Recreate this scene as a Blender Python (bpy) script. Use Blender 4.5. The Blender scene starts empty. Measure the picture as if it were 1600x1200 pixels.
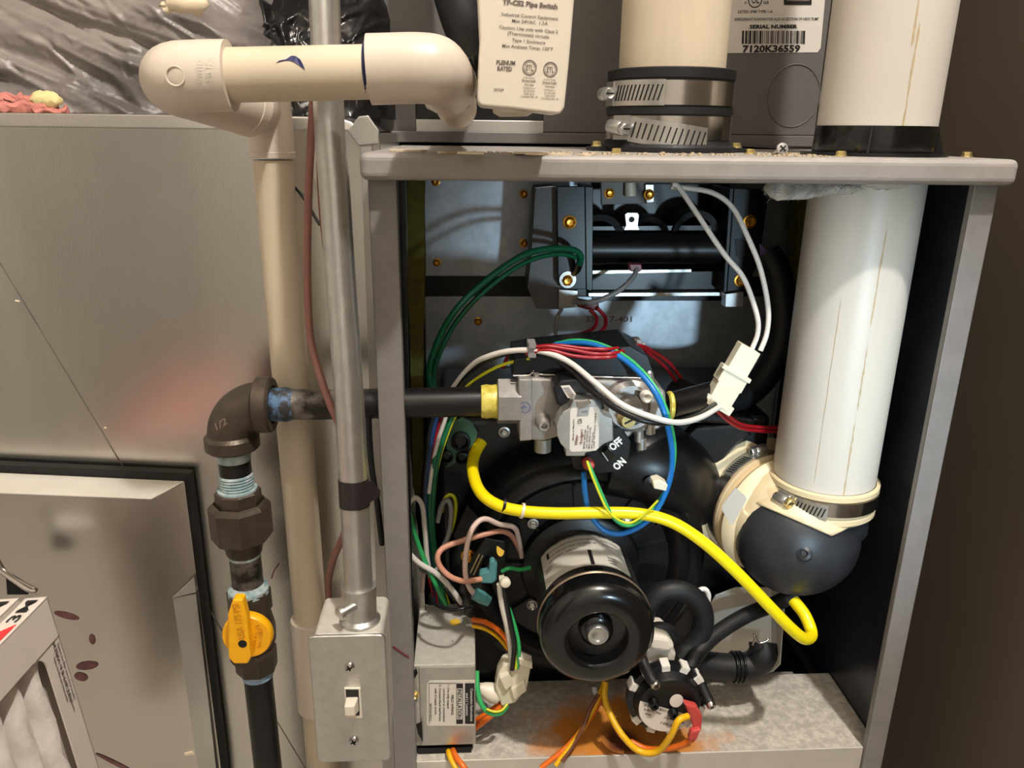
import bpy, bmesh, math, random
from mathutils import Vector, Matrix
random.seed(7)
C = bpy.context.scene.collection
SC = bpy.context.scene
def srgb(r, g, b):
    f = lambda c: (c/255)/12.92 if c/255 <= .04045 else (((c/255)+.055)/1.055)**2.4
    return (f(r), f(g), f(b), 1)
# ---------------------------------------------------------------- camera, world, lights, exposure
CAM = Vector((.0633, -.5052, .0294)); YAW, PIT, ROL = (math.radians(a) for a in (3.34, 18.12, .7))
FWD = Vector((math.sin(YAW)*math.cos(PIT), math.cos(YAW)*math.cos(PIT), -math.sin(PIT)))
R0 = Vector((math.cos(YAW), -math.sin(YAW), 0)); U0 = R0.cross(FWD)
RIGHT = R0*math.cos(ROL)+U0*math.sin(ROL); UPV = -R0*math.sin(ROL)+U0*math.cos(ROL)
cd = bpy.data.cameras.new('camera'); cd.sensor_width = 36; cd.lens = 27; cd.clip_start = .01; cd.clip_end = 50
cam = bpy.data.objects.new('camera', cd); C.objects.link(cam); SC.camera = cam
m3 = Matrix((RIGHT, UPV, -FWD)).transposed(); cam.matrix_world = Matrix.Translation(CAM) @ m3.to_4x4()
w = bpy.data.worlds.new('world'); SC.world = w; w.use_nodes = True
w.node_tree.nodes['Background'].inputs[0].default_value = srgb(206, 196, 184); w.node_tree.nodes['Background'].inputs[1].default_value = .05
def lamp(name, loc, target, power, size, color, kind='AREA', spot=None):
    l = bpy.data.lights.new(name, kind); l.energy = power; l.color = color[:3]
    if kind == 'AREA': l.shape = 'DISK'; l.size = size
    else: l.shadow_soft_size = size
    if spot: l.spot_size = math.radians(spot); l.spot_blend = 1
    o = bpy.data.objects.new(name, l); C.objects.link(o); o.location = loc
    o.rotation_euler = (Vector(target)-Vector(loc)).to_track_quat('-Z', 'Y').to_euler(); return o
KEY = Vector((.2, -.48, 1.0)).normalized()
lamp('ceiling_bulb', Vector((.15, 0, -.15))+KEY*1.95, (.15, 0, -.15), 142, .035, (1, .945, .885), 'POINT')
lamp('flashlight', (.37, -.60, -.17), (.285, .2, -.19), 11.5, .018, (.60, .83, 1), 'SPOT', 44)
SC.view_settings.view_transform = 'Standard'; SC.view_settings.look = 'None'; SC.view_settings.gamma = 1
SC.view_settings.exposure = -.12; SC.view_settings.use_curve_mapping = False
# ---------------------------------------------------------------- pixel -> place helpers (the photograph is 1600 x 1200)
def ray(x, y): return FWD + RIGHT*((x-800)/1200) + UPV*((600-y)/1200)
def P(x, y, Y): d = ray(x, y); return CAM + d*((Y-CAM.y)/d.y)
def PZ(x, y, Z): d = ray(x, y); return CAM + d*((Z-CAM.z)/d.z)
def PX(x, y, X): d = ray(x, y); return CAM + d*((X-CAM.x)/d.x)
def S(x, y, Y): return (Y-CAM.y)/ray(x, y).y/1200          # metres per pixel there
V = Vector
# ---------------------------------------------------------------- materials
def mat(name, rgb, rough=.5, metal=0, var=0, vs=40, bump=0, bs=200, rgb2=None, lo=.4, hi=.65, stretch=(1, 1, 1), spec=None, coat=0, trans=0, alpha=1):
    m = bpy.data.materials.new(name); m.use_nodes = True; nt = m.node_tree; b = nt.nodes['Principled BSDF']
    b.inputs['Base Color'].default_value = srgb(*rgb); b.inputs['Roughness'].default_value = rough; b.inputs['Metallic'].default_value = metal
    if spec is not None: b.inputs['Specular IOR Level'].default_value = spec
    if coat: b.inputs['Coat Weight'].default_value = coat; b.inputs['Coat Roughness'].default_value = .1
    if trans: b.inputs['Transmission Weight'].default_value = trans
    if alpha < 1: b.inputs['Alpha'].default_value = alpha
    if var or bump or rgb2:
        tc = nt.nodes.new('ShaderNodeTexCoord'); mp = nt.nodes.new('ShaderNodeMapping'); nt.links.new(tc.outputs['Object'], mp.inputs[0]); mp.inputs['Scale'].default_value = stretch
    if var or rgb2:
        n = nt.nodes.new('ShaderNodeTexNoise'); n.inputs['Scale'].default_value = vs; n.inputs['Detail'].default_value = 6; n.inputs['Roughness'].default_value = .6
        nt.links.new(mp.outputs[0], n.inputs['Vector'])
        cr = nt.nodes.new('ShaderNodeValToRGB'); nt.links.new(n.outputs['Fac'], cr.inputs[0])
        cr.color_ramp.elements[0].position = lo; cr.color_ramp.elements[1].position = hi
        if rgb2: a, c = srgb(*rgb), srgb(*rgb2)
        else:
            k = srgb(*rgb); a = tuple(v*(1-var) for v in k[:3])+(1,); c = tuple(min(1, v*(1+var)) for v in k[:3])+(1,)
        cr.color_ramp.elements[0].color = a; cr.color_ramp.elements[1].color = c
        nt.links.new(cr.outputs[0], b.inputs['Base Color'])
    if bump:
        n2 = nt.nodes.new('ShaderNodeTexNoise'); n2.inputs['Scale'].default_value = bs; n2.inputs['Detail'].default_value = 4; nt.links.new(mp.outputs[0], n2.inputs['Vector'])
        bp = nt.nodes.new('ShaderNodeBump'); bp.inputs['Strength'].default_value = bump; bp.inputs['Distance'].default_value = .001
        nt.links.new(n2.outputs['Fac'], bp.inputs['Height']); nt.links.new(bp.outputs[0], b.inputs['Normal'])
    return m
G = dict(
 cab=mat('grey_paint', (132, 128, 126), .45, 0, .06, 60, .08, 900),
 cabdark=mat('grey_case_paint', (104, 101, 99), .45, 0, .05, 30, .05, 700),
 cablid=mat('dusty_grey_paint', (158, 153, 148), .5, 0, .06, 60, .08, 900),
 galv=mat('galvanized_steel', (190, 188, 182), .42, .75, .08, 14, .08, 500, stretch=(1, 1, .5)),
 duct=mat('duct_steel', (214, 212, 206), .27, 1, .05, 9, .06, 700, stretch=(2, 1, .4)),
 galvblue=mat('galvanized_inner_steel', (176, 182, 188), .44, .85, .10, 90, .10, 900),
 galvdust=mat('dusty_steel', (192, 188, 178), .6, .15, .07, 160, .4, 900), galvlit=mat('lit_galvanized', (214, 210, 200), .45, .35, .04, 40),  # second steel is a paler copy, caught light put into its colour
 steel=mat('stainless_steel', (205, 200, 194), .2, 1, .05, 60),
 zinc=mat('zinc_steel', (200, 199, 195), .34, .9, .06, 120, .10, 900),
 cast=mat('cast_aluminium', (176, 172, 168), .42, .75, .08, 160, .18, 1400),
 brass=mat('brass_screw', (214, 158, 66), .3, .9, .12, 500),
 yzinc=mat('yellow_zinc', (226, 205, 140), .3, .8, .1, 400),
 black=mat('black_plastic', (14, 15, 18), .36, 0, .15, 30, .06, 600),
 blackm=mat('black_metal', (11, 12, 14), .32, .2, .12, 50),
 gloss=mat('black_gloss', (13, 13, 14), .22, 0, 0, coat=.3),
 liner=mat('black_foil_liner', (64, 66, 72), .3, .5, .2, 26),
 rubber=mat('black_rubber', (21, 21, 23), .55, 0, .2, 60, .12, 500),
 bulb=mat('black_moulded_rubber', (44, 46, 50), .42, 0, .25, 26, .1, 900),
 pvc=mat('aged_pvc', (212, 198, 174), .42, 0, .05, 22, .05, 300, stretch=(1, 1, .15)),
 pvcfit=mat('pvc_fitting', (216, 203, 188), .36, 0, .03, 20),
 pvcw=mat('white_pvc', (216, 211, 201), .4, 0, .035, 26, .05, 200, stretch=(1, 1, .08)),
 cream=mat('cream_rubber', (232, 212, 172), .45, 0, .03, 20),
 iron=mat('malleable_iron', (82, 72, 62), .42, .55, .18, 70, .2, 500),
 bpipe=mat('black_iron_pipe', (30, 28, 28), .34, .3, .3, 50, .12, 300, stretch=(.3, 1, 1)),
 scuff=mat('scuffed_iron', (46, 42, 40), .36, .5, bump=.6, bs=260, rgb2=(150, 142, 134), vs=70, lo=.40, hi=.72),
 teal=mat('pipe_dope', (120, 146, 150), .7, 0, bump=.5, bs=300, rgb2=(190, 202, 202), vs=90),
 bluedope=mat('blue_dope', (86, 118, 152), .6, 0, bump=.5, bs=300, rgb2=(48, 46, 46), vs=110, lo=.42, hi=.56),
 primer=mat('blue_primer', (24, 34, 88), .4),
 yellow=mat('yellow_lever', (246, 178, 12), .38, 0, .04, 60),
 ytape=mat('yellow_seal_tape', (196, 180, 62), .4, 0, bump=.6, bs=300, rgb2=(226, 212, 110), vs=160),
 ytube=mat('yellow_rubber_tube', (246, 222, 14), .32),
 white=mat('white_plastic', (236, 232, 222), .38),
 nylon=mat('nylon_connector', (228, 222, 200), .35, 0, .02, 60),
 ivory=mat('ivory_plastic', (226, 216, 200), .36),
 label=mat('paper_label', (226, 220, 210), .5),
 label2=mat('silver_label', (222, 216, 202), .38, .1),
 print=mat('print_ink', (30, 28, 28), .5), wprint=mat('white_ink', (236, 236, 236), .5), gprint=mat('grey_ink', (112, 102, 96), .5),
 blprint=mat('blue_ink', (60, 88, 150), .5), maroon=mat('red_pen', (112, 34, 44), .5),
 wgreen=mat('green_wire', (16, 106, 70), .36), wred=mat('red_wire', (150, 18, 30), .36), wblue=mat('blue_wire', (20, 112, 190), .3),
 wdblue=mat('dark_blue_wire', (26, 60, 110), .36), wwhite=mat('white_wire', (226, 220, 212), .38), wblack=mat('black_wire', (20, 20, 21), .32),
 wyellow=mat('yellow_wire', (236, 182, 20), .36), worange=mat('orange_wire', (226, 110, 28), .36), wbrown=mat('brown_wire', (110, 66, 44), .4),
 wtan=mat('tan_wire', (206, 148, 124), .4), wpink=mat('pale_pink_wire', (226, 200, 188), .4), wyg=mat('yellow_stripe', (206, 208, 40), .36),
 wgray=mat('grey_wire', (140, 138, 136), .4), wlgreen=mat('bright_green_wire', (52, 168, 96), .36),
 cable=mat('brown_cable_jacket', (146, 100, 91), .4, 0, .08, 40),
 tealterm=mat('teal_terminal', (96, 164, 168), .2, 0, .1, 80, trans=.25),
 redterm=mat('red_terminal', (198, 74, 70), .35), dred=mat('dark_red_terminal', (120, 24, 24), .4),
 foam=mat('yellow_foam', (138, 128, 56), .8, 0, .15, 90, .5, 300),
 wool=mat('fiberglass_wool', (196, 192, 184), .95, 0, .08, 200),
 flake=mat('plaster_flake', (222, 206, 178), .8), dust=mat('plaster_dust', (204, 186, 156), .9),
 bag=mat('grey_plastic_film', (140, 132, 126), .42, 0, bump=.08, bs=160, rgb2=(84, 79, 77), vs=6, lo=.38, hi=.62, stretch=(1, 1, 2.5), spec=.6),
 bagblack=mat('black_film', (24, 22, 23), .26, 0, .2, 10, .2, 200),
 kraft=mat('filter_cardboard', (214, 204, 194), .6, 0, .02, 40), media=mat('filter_media', (222, 214, 206), .9, 0, .06, 120, .5, 240), redp=mat('red_print', (224, 52, 54), .5),
 pinkf=mat('pink_wool', (190, 122, 112), .9, 0, .15, 60, .5, 200), yelf=mat('yellow_wool', (214, 202, 146), .9, 0, .1, 80, .5, 200),
 dark=mat('dark_void', (8, 8, 9), .6), wallr=mat('brown_wall', (118, 106, 92), .8, 0, .03, 8), wallb=mat('dark_wall', (44, 38, 36), .9, 0, .1, 6),
 roomw=mat('beige_wall', (212, 209, 202), .9, 0, .03, 3), ceilw=mat('white_ceiling', (220, 212, 200), .9),
 conc=mat('concrete', (172, 167, 158), .9, 0, .08, 8), gplate=mat('green_plastic', (64, 104, 80), .5, 0, .06, 60), tape=mat('black_tape', (34, 28, 30), .42), purple=mat('purple_paint', (136, 112, 178), .6),
)
# rust stain on the cabinet floor: colour with a shape of its own, in the dusty floor's own material
def rusty():
    m = mat('dusty_floor_with_rust', (196, 190, 178), .75, .1, .2, 170, .6, 800)
    nt = m.node_tree; b = nt.nodes['Principled BSDF']; tc = nt.nodes.new('ShaderNodeTexCoord')
    base = b.inputs['Base Color'].links[0].from_socket
    def spot(cx, cy, sx, sy, col, lo, hi, src):
        mp = nt.nodes.new('ShaderNodeMapping'); mp.inputs['Location'].default_value = (-cx/sx, -cy/sy, 0); mp.inputs['Scale'].default_value = (1/sx, 1/sy, 0)
        nt.links.new(tc.outputs['Object'], mp.inputs[0])
        ns = nt.nodes.new('ShaderNodeTexNoise'); ns.inputs['Scale'].default_value = 45; ns.inputs['Detail'].default_value = 6; nt.links.new(tc.outputs['Object'], ns.inputs[0])
        ln = nt.nodes.new('ShaderNodeVectorMath'); ln.operation = 'LENGTH'; nt.links.new(mp.outputs[0], ln.inputs[0])
        ad = nt.nodes.new('ShaderNodeMath'); ad.operation = 'MULTIPLY_ADD'; nt.links.new(ns.outputs['Fac'], ad.inputs[0]); ad.inputs[1].default_value = 1.1; nt.links.new(ln.outputs['Value'], ad.inputs[2])
        rp = nt.nodes.new('ShaderNodeMapRange'); rp.inputs['From Min'].default_value = hi; rp.inputs['From Max'].default_value = lo; nt.links.new(ad.outputs[0], rp.inputs[0])
        mx = nt.nodes.new('ShaderNodeMix'); mx.data_type = 'RGBA'; nt.links.new(rp.outputs[0], mx.inputs['Factor']); nt.links.new(src, mx.inputs['A']); mx.inputs['B'].default_value = srgb(*col)
        return mx.outputs['Result']
    s = spot(RUSTO.x, RUSTO.y, .085, .052, (218, 140, 54), 1.15, 1.62, base)
    s = spot(RUSTO.x-.001, RUSTO.y-.006, .022, .017, (96, 46, 22), 1.0, 1.7, s)
    nt.links.new(s, b.inputs['Base Color']); return m
# ---------------------------------------------------------------- mesh helpers
def basis(a):
    a = V(a).normalized(); t = V((0, 0, 1)) if abs(a.z) < .9 else V((1, 0, 0)); u = t.cross(a).normalized(); return u, a.cross(u), a
class MB:
    def __init__(s): s.v = []; s.f = []; s.s = []; s.m = []
    def add(s, v, f, sm=False, mi=0):
        o = len(s.v); s.v += [V(p) for p in v]; s.f += [[i+o for i in q] for q in f]; s.s += [sm]*len(f); s.m += [mi]*len(f); return s
    def box(s, a, b, mi=0):
        (x0, y0, z0), (x1, y1, z1) = [[min(p, q) for p, q in zip(a, b)], [max(p, q) for p, q in zip(a, b)]]
        return s.add([(x0,y0,z0),(x1,y0,z0),(x1,y1,z0),(x0,y1,z0),(x0,y0,z1),(x1,y0,z1),(x1,y1,z1),(x0,y1,z1)], [[0,3,2,1],[4,5,6,7],[0,1,5,4],[1,2,6,5],[2,3,7,6],[3,0,4,7]], False, mi)
    def obox(s, c, a, b, d, mi=0):      # centre and three half-axis vectors
        c, a, b, d = V(c), V(a), V(b), V(d)
        if a.cross(b).dot(d) < 0: d = -d
        p = [c+i*a+j*b+k*d for k in (-1, 1) for i, j in ((-1,-1),(1,-1),(1,1),(-1,1))]
        return s.add(p, [[0,3,2,1],[4,5,6,7],[0,1,5,4],[1,2,6,5],[2,3,7,6],[3,0,4,7]], False, mi)
    def prism(s, poly, ext, mi=0):      # polygon extruded by a vector
        ext = V(ext); poly = [V(p) for p in poly]; n = len(poly); nr = V((0,0,0))
        for i in range(n): nr += poly[i].cross(poly[(i+1) % n])
        if nr.dot(ext) > 0: poly = poly[::-1]
        return s.add(poly+[p+ext for p in poly], [list(range(n)), list(range(2*n-1, n-1, -1))]+[[i, n+i, n+(i+1) % n, (i+1) % n] for i in range(n)], False, mi)
    def tube(s, pts, r, n=10, sub=6, caps=True, mi=0, closed=False):
        pts = [V(p) for p in pts]; k = len(pts); rr = list(r) if isinstance(r, (list, tuple)) else [r]*k; q = []; qr = []
        if sub <= 1 or k < 3: q, qr = pts, rr
        else:
            for i in range(k if closed else k-1):
                if closed: p0, p1, p2, p3 = (pts[(i+j) % k] for j in (-1, 0, 1, 2)); ra, rb = rr[i], rr[(i+1) % k]
                else: p1, p2 = pts[i], pts[i+1]; p0 = pts[i-1] if i else p1*2-p2; p3 = pts[i+2] if i+2 < k else p2*2-p1; ra, rb = rr[i], rr[i+1]
                for j in range(sub):
                    t = j/sub; q.append(.5*((2*p1)+(p2-p0)*t+(2*p0-5*p1+4*p2-p3)*t*t+(3*p1-p0-3*p2+p3)*t**3)); qr.append(ra+(rb-ra)*t)
            if not closed: q.append(pts[-1]); qr.append(rr[-1])
        m = len(q); vv = []; t0 = (q[1]-q[0]).normalized(); u, _, _ = basis(t0)
        for i in range(m):
            t = ((q[(i+1) % m]-q[i-1]) if closed else (q[min(i+1, m-1)]-q[max(i-1, 0)])).normalized(); u = (u-t*u.dot(t)).normalized(); w_ = t.cross(u)
            vv += [q[i]+(u*math.cos(2*math.pi*a/n)+w_*math.sin(2*math.pi*a/n))*qr[i] for a in range(n)]
        f = [[i*n+a, i*n+(a+1) % n, ((i+1) % m)*n+(a+1) % n, ((i+1) % m)*n+a] for i in range(m if closed else m-1) for a in range(n)]
        s.add(vv, f, True, mi)
        if caps and not closed:
            s.add(vv[:n], [list(range(n-1, -1, -1))], False, mi); s.add(vv[-n:], [list(range(n))], False, mi)
        return s
    def lathe(s, o, axis, prof, n=24, mi=0, smooth=True, arc=1, ph=0, sx=1):   # prof: (radius, height along the axis)
        u, w_, a = basis(axis); o = V(o); full = arc == 1; cnt = n if full else n+1
        ring = lambda r, h: [o+a*h+(u*math.cos(ph+2*math.pi*arc*i/n)*sx+w_*math.sin(ph+2*math.pi*arc*i/n))*max(r, 1e-6) for i in range(cnt)]
        groups = [[prof[0]]]
        for i in range(1, len(prof)):
            groups[-1].append(prof[i])
            if i < len(prof)-1:
                d1 = V((prof[i][0]-prof[i-1][0], prof[i][1]-prof[i-1][1])); d2 = V((prof[i+1][0]-prof[i][0], prof[i+1][1]-prof[i][1]))
                if d1.length > 0 and d2.length > 0 and d1.angle(d2) > math.radians(40): groups.append([prof[i]])
        for g in groups:
            vv = []; [vv.extend(ring(*p)) for p in g]; nn = n if full else n
            s.add(vv, [[i*cnt+b, i*cnt+(b+1) % cnt, (i+1)*cnt+(b+1) % cnt, (i+1)*cnt+b] for i in range(len(g)-1) for b in range(nn)], smooth, mi)
        return s
    def cyl(s, p0, p1, r, n=16, r1=None, mi=0, smooth=True):
        p0, p1 = V(p0), V(p1); r1 = r if r1 is None else r1; h = (p1-p0).length
        return s.lathe(p0, p1-p0, [(0, 0), (r, 0), (r1, h), (0, h)], n, mi, smooth)
    def hexp(s, p0, p1, r, mi=0, n=6, ph=0): p0, p1 = V(p0), V(p1); h = (p1-p0).length; c = r*.06; return s.lathe(p0, p1-p0, [(0, 0), (r-c, 0), (r, c), (r, h-c), (r-c, h), (0, h)], n, mi, False, ph=ph)
    def ball(s, c, r, n=16, mi=0, sz=(1, 1, 1)):
        c = V(c); k = n//2; vv = []
        for j in range(k+1):
            th = math.pi*j/k
            for i in range(n): vv.append(c+V((math.sin(th)*math.cos(2*math.pi*i/n)*sz[0], math.sin(th)*math.sin(2*math.pi*i/n)*sz[1], -math.cos(th)*sz[2]))*r)
        return s.add(vv, [[j*n+i, j*n+(i+1) % n, (j+1)*n+(i+1) % n, (j+1)*n+i] for j in range(k) for i in range(n)], True, mi)
def props(o, label=None, cat=None, group=None, kind=None):
    for k, v in (('label', label), ('category', cat), ('group', group), ('kind', kind)):
        if v: o[k] = v
    return o
def thing(name, loc, label, cat, group=None, kind=None):
    o = bpy.data.objects.new(name, None); C.objects.link(o); o.location = loc; o.empty_display_size = .01; return props(o, label, cat, group, kind)
def rootloc(o):
    l = V((0, 0, 0))
    while o: l += o.location; o = o.parent
    return l
def build(b, name, m, parent=None, label=None, cat=None, group=None, kind=None, bevel=0, seg=2, sub=0):
    me = bpy.data.meshes.new(name); o = bpy.data.objects.new(name, me); C.objects.link(o)
    if parent: o.parent = parent; L = rootloc(parent)
    else:
        xs = [[p[i] for p in b.v] for i in range(3)]; L = V(((min(xs[0])+max(xs[0]))/2, (min(xs[1])+max(xs[1]))/2, min(xs[2]))); o.location = L
    me.from_pydata([tuple(p-L) for p in b.v], [], b.f)
    for mm in (m if isinstance(m, (list, tuple)) else [m]): me.materials.append(G[mm] if isinstance(mm, str) else mm)
    me.polygons.foreach_set('use_smooth', b.s); me.polygons.foreach_set('material_index', b.m); me.update()
    if bevel:
        md = o.modifiers.new('bevel', 'BEVEL'); md.width = bevel; md.segments = seg; md.limit_method = 'ANGLE'; md.angle_limit = math.radians(35)
    return props(o, label, cat, group, kind)
def copypart(src, parent, at, name=None):    # another of the same part, sharing its mesh; at = its place, the source mesh being built about its parent's origin
    o = src.copy(); C.objects.link(o); o.parent = parent; o.location = V(at); return o
# ---------------------------------------------------------------- print
_fc = {}
def glyphs(t):        # a leading * asks for bold
    if t in _fc: return _fc[t]
    cu = bpy.data.curves.new('print', 'FONT'); cu.body = t.lstrip('*'); cu.size = 1; cu.resolution_u = 2; cu.offset = .045 if t[0] == '*' else .014; ob = bpy.data.objects.new('print', cu); C.objects.link(ob)
    dg = bpy.context.evaluated_depsgraph_get(); me = bpy.data.meshes.new_from_object(ob.evaluated_get(dg))
    v = [x.co.copy() for x in me.vertices]; f = [list(p.vertices) for p in me.polygons]
    bpy.data.objects.remove(ob); bpy.data.curves.remove(cu); bpy.data.meshes.remove(me); _fc[t] = (v, f); return _fc[t]
def put(b, t, o, ux, uy, fn=None, mi=0):     # text filling the box o, ux (baseline), uy (cap height)
    v, f = glyphs(t); x0 = min(p.x for p in v); x1 = max(p.x for p in v); y1 = .72
    q = [V(o)+V(ux)*((p.x-x0)/(x1-x0))+V(uy)*(p.y/y1) for p in v]
    if fn: q = [fn(p) for p in q]
    return b.add(q, f, False, mi)
def putp(b, t, a, c, h, Y, mi=0):            # baseline from pixel a to pixel c, cap height h pixels, on the plane at Y
    o = P(*a, Y); ux = P(*c, Y)-o; k = S(*a, Y); up = V((0, -1, 0)).cross(ux).normalized()
    return put(b, t, o, ux, up*h*k, mi=mi)
def flat(b, pix, Y, mi=0): return b.add([P(x, y, Y) for x, y in pix], [list(range(len(pix)))], False, mi)
def pp(pix, Y): return [P(x, y, Y) for x, y in pix]
def disc(b, c, r, axis, mi=0, n=24, sx=1):
    u, w_, a = basis(axis); c = V(c); return b.add([c+(u*math.cos(2*math.pi*i/n)*sx+w_*math.sin(2*math.pi*i/n))*r for i in range(n)], [list(range(n))], False, mi)
def ringf(b, c, r0, r1, axis, mi=0, n=28):
    u, w_, a = basis(axis); c = V(c); e = [u*math.cos(2*math.pi*i/n)+w_*math.sin(2*math.pi*i/n) for i in range(n)]
    return b.add([c+d*r0 for d in e]+[c+d*r1 for d in e], [[i, (i+1) % n, n+(i+1) % n, n+i] for i in range(n)], False, mi)
def rrect(x0, y0, x1, y1, r, k=4):
    out = []
    for cx, cy, a in ((x1-r, y0+r, -90), (x1-r, y1-r, 0), (x0+r, y1-r, 90), (x0+r, y0+r, 180)):
        for i in range(k+1): t = math.radians(a+90*i/k); out.append((cx+r*math.cos(t), cy+r*math.sin(t)))
    return out
def hexscrew(b, c, axis, r, mi=0):
    u, w_, a = basis(axis); c = V(c)
    b.lathe(c, a, [(r*1.35, 0), (r*1.3, r*.22), (r*.95, r*.3)], 16, mi); b.lathe(c+a*r*.2, a, [(r, 0), (r, r*.75), (r*.8, r*.9)], 6, mi, False); b.lathe(c, a, [(r*.8, r*1.1), (r*.55, r*.8), (0, r*.75)], 12, mi)
    return b
_scr = {}
def screws(parent, at, axis, r, m='brass', name='screw'):
    key = (m, tuple(round(x, 2) for x in axis), round(r, 5)); L = rootloc(parent)
    for p in at:
        if key not in _scr:
            o = build(hexscrew(MB(), L, axis, r), name, m, parent); o.location = V(p)-L; _scr[key] = o
        else:
            o = _scr[key].copy(); C.objects.link(o); o.parent = parent; o.location = V(p)-L; o.name = name
def wire(name, label, pts, rpx, m, cat='wire', group=None, n=8, sub=7, parent=None):
    q = [P(*p) for p in pts]; mid = pts[len(pts)//2]; return build(MB().tube(q, rpx*S(*mid), n, sub), name, m, parent, label, cat, group)
W = .414
# ================================================================ the setting
build(MB().box((.56, -1.93, -.95), (.59, .83, 1.95)), 'wall_right', 'wallr', kind='structure')
build(MB().box((-1.7, -1.93, -.95), (.59, -1.9, 1.95)), 'wall_front', 'roomw', kind='structure')
build(MB().box((-1.73, -1.93, -.95), (-1.7, .83, 1.95)), 'wall_left', 'roomw', kind='structure')
build(MB().box((-1.73, -1.93, 1.95), (.59, .83, 1.98)), 'ceiling', 'ceilw', kind='structure')
build(MB().box((-1.10, -1.9, -.95), (-.83, -1.87, 1.1)), 'reflected_slab', 'wallb', kind='structure')  # unseen dark slab added so the duct reflects a dark band
build(MB().box((-1.7, .80, -.95), (.56, .83, 1.95)), 'wall_back', 'wallb', kind='structure')
build(MB().box((-1.73, -1.93, -.98), (.59, .83, -.95)), 'floor', 'conc', kind='structure')
# ================================================================ furnace cabinet
FZ = -.4655
RUSTO = PZ(972, 1150, FZ)-V((W/2, .2, 0))
G['rust'] = rusty()
cab = thing('furnace_cabinet', (W/2, .2, -.95), 'grey sheet metal furnace cabinet with its front door off and black lined inside', 'furnace')
build(MB().box((0, 0, -.95), (.0178, .0012, .002)).box((0, 0, -.95), (.0012, .30, .002)).box((.0166, .0012, -.95), (.0178, .012, .002)), 'post', 'cab', cab, 'narrow grey post beside the metal conduit', bevel=.0006)
build(MB().box((W-.0168, 0, -.95), (W, .0012, .002)).box((W-.0012, 0, -.95), (W, .30, .002)).box((W-.0168, .0012, -.95), (W-.0156, .006, .002)), 'post', 'cab', cab, 'narrow grey post beside the brown wall', bevel=.0006)
build(MB().box((.0016, .012, FZ-.02), (.0032, .262, 0)), 'side_liner', 'liner', cab)
build(MB().box((W-.0032, .006, FZ-.02), (W-.0016, .262, 0)), 'side_liner', 'liner', cab)
build(MB().box((-.0035, -.012, .0004), (W+.0036, .30, .0168)), 'lid', 'cablid', cab, bevel=.0045, seg=4)
build(MB().prism([P(636, 280, .235), P(663, 280, .235), P(662, 330, .235), P(664, 420, .235), P(661, 520, .235), P(662, 780, .235), P(646, 780, .235), P(640, 520, .235), P(636, 420, .235)], (0, .02, 0)), 'insulation_strip', 'foam', cab, 'yellow foam strip')
build(MB().prism([P(1248, 280, .235), P(1285, 280, .235), P(1262, 720, .235), P(1236, 720, .235)], (0, .02, 0)), 'insulation_strip', 'foam', cab, 'yellow foam strip')
# heat exchanger face panels, the band between them set back
Y = .26
def zof(y, Yp=Y): return P(900, y, Yp).z
xa, xb = .0188, .392
b = MB().box((xa, Y, zof(432)), (xb, Y+.003, 0)).box((xa, Y-.006, zof(432)), (xa+.0012, Y, 0)); b.box((xb-.0012, Y-.008, zof(432)), (xb, Y, 0))
build(b, 'face_panel', 'galvblue', cab, bevel=.0005)
build(MB().box((xa-.003, Y+.008, zof(465)), (xb+.01, Y+.01, zof(430))), 'recess_band', 'cab', cab)
b = MB().box((xa, Y, -.40), (xb, Y+.003, zof(463))).box((xa, Y-.006, -.40), (xa+.0012, Y, zof(463))).box((xb-.0012, Y-.008, -.4), (xb, Y, zof(463)))
fp = build(b, 'face_panel', 'galvblue', cab, bevel=.0005)
tb = MB(); putp(tb, '33', (916, 503), (928, 503), 9, Y-.0006); putp(tb, '7-401', (952, 503), (987, 503), 9, Y-.0006); build(tb, 'stamped_number', 'gprint', fp)
screws(cab, [P(x, y, Y) for x, y in ((681, 284), (683, 410), (747, 502), (686, 548), (818, 303), (818, 380), (1217, 408))], (0, -1, 0), .0032)
# floor pan with turned up front lip
b = MB().box((.0178, .0045, FZ-.002), (W-.004, .098, FZ)); build(b, 'floor_pan', 'rust', cab)
build(MB().box((.0178, .003, FZ-.06), (W-.0172, .0046, FZ+.0006)).box((.0178, .003, FZ-.5), (W-.0172, .0042, FZ-.055)), 'front_lip', 'galvlit', cab, bevel=.0005)
build(MB().box((.004, .10, -.95), (W-.004, .262, FZ-.03)), 'blower_deck', 'blackm', cab)
build(MB().box((.004, .262, -.95), (W-.004, .30, 0)), 'rear_shell', 'blackm', cab)
build(MB().box((0, .30, -.95), (W, .70, .0168)), 'rear_body', 'cabdark', cab)
# hole rim and scratch marks on the posts
mk = MB(); mk.tube([P(614, 1010, -.0004), P(628, 1020, -.0004), P(639, 1027, -.0004)], .0006, 6); build(mk, 'pen_mark', 'maroon', cab, 'dark red pen stroke')
# black strip standing in for the dark gap beside the foam
build(MB().prism([P(623, 275, .02), P(634, 275, .02), P(640, 700, .02), P(650, 1185, .02), P(640, 1185, .02)], (0, .004, 0)), 'gap_strip', 'blackm', cab)
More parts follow.
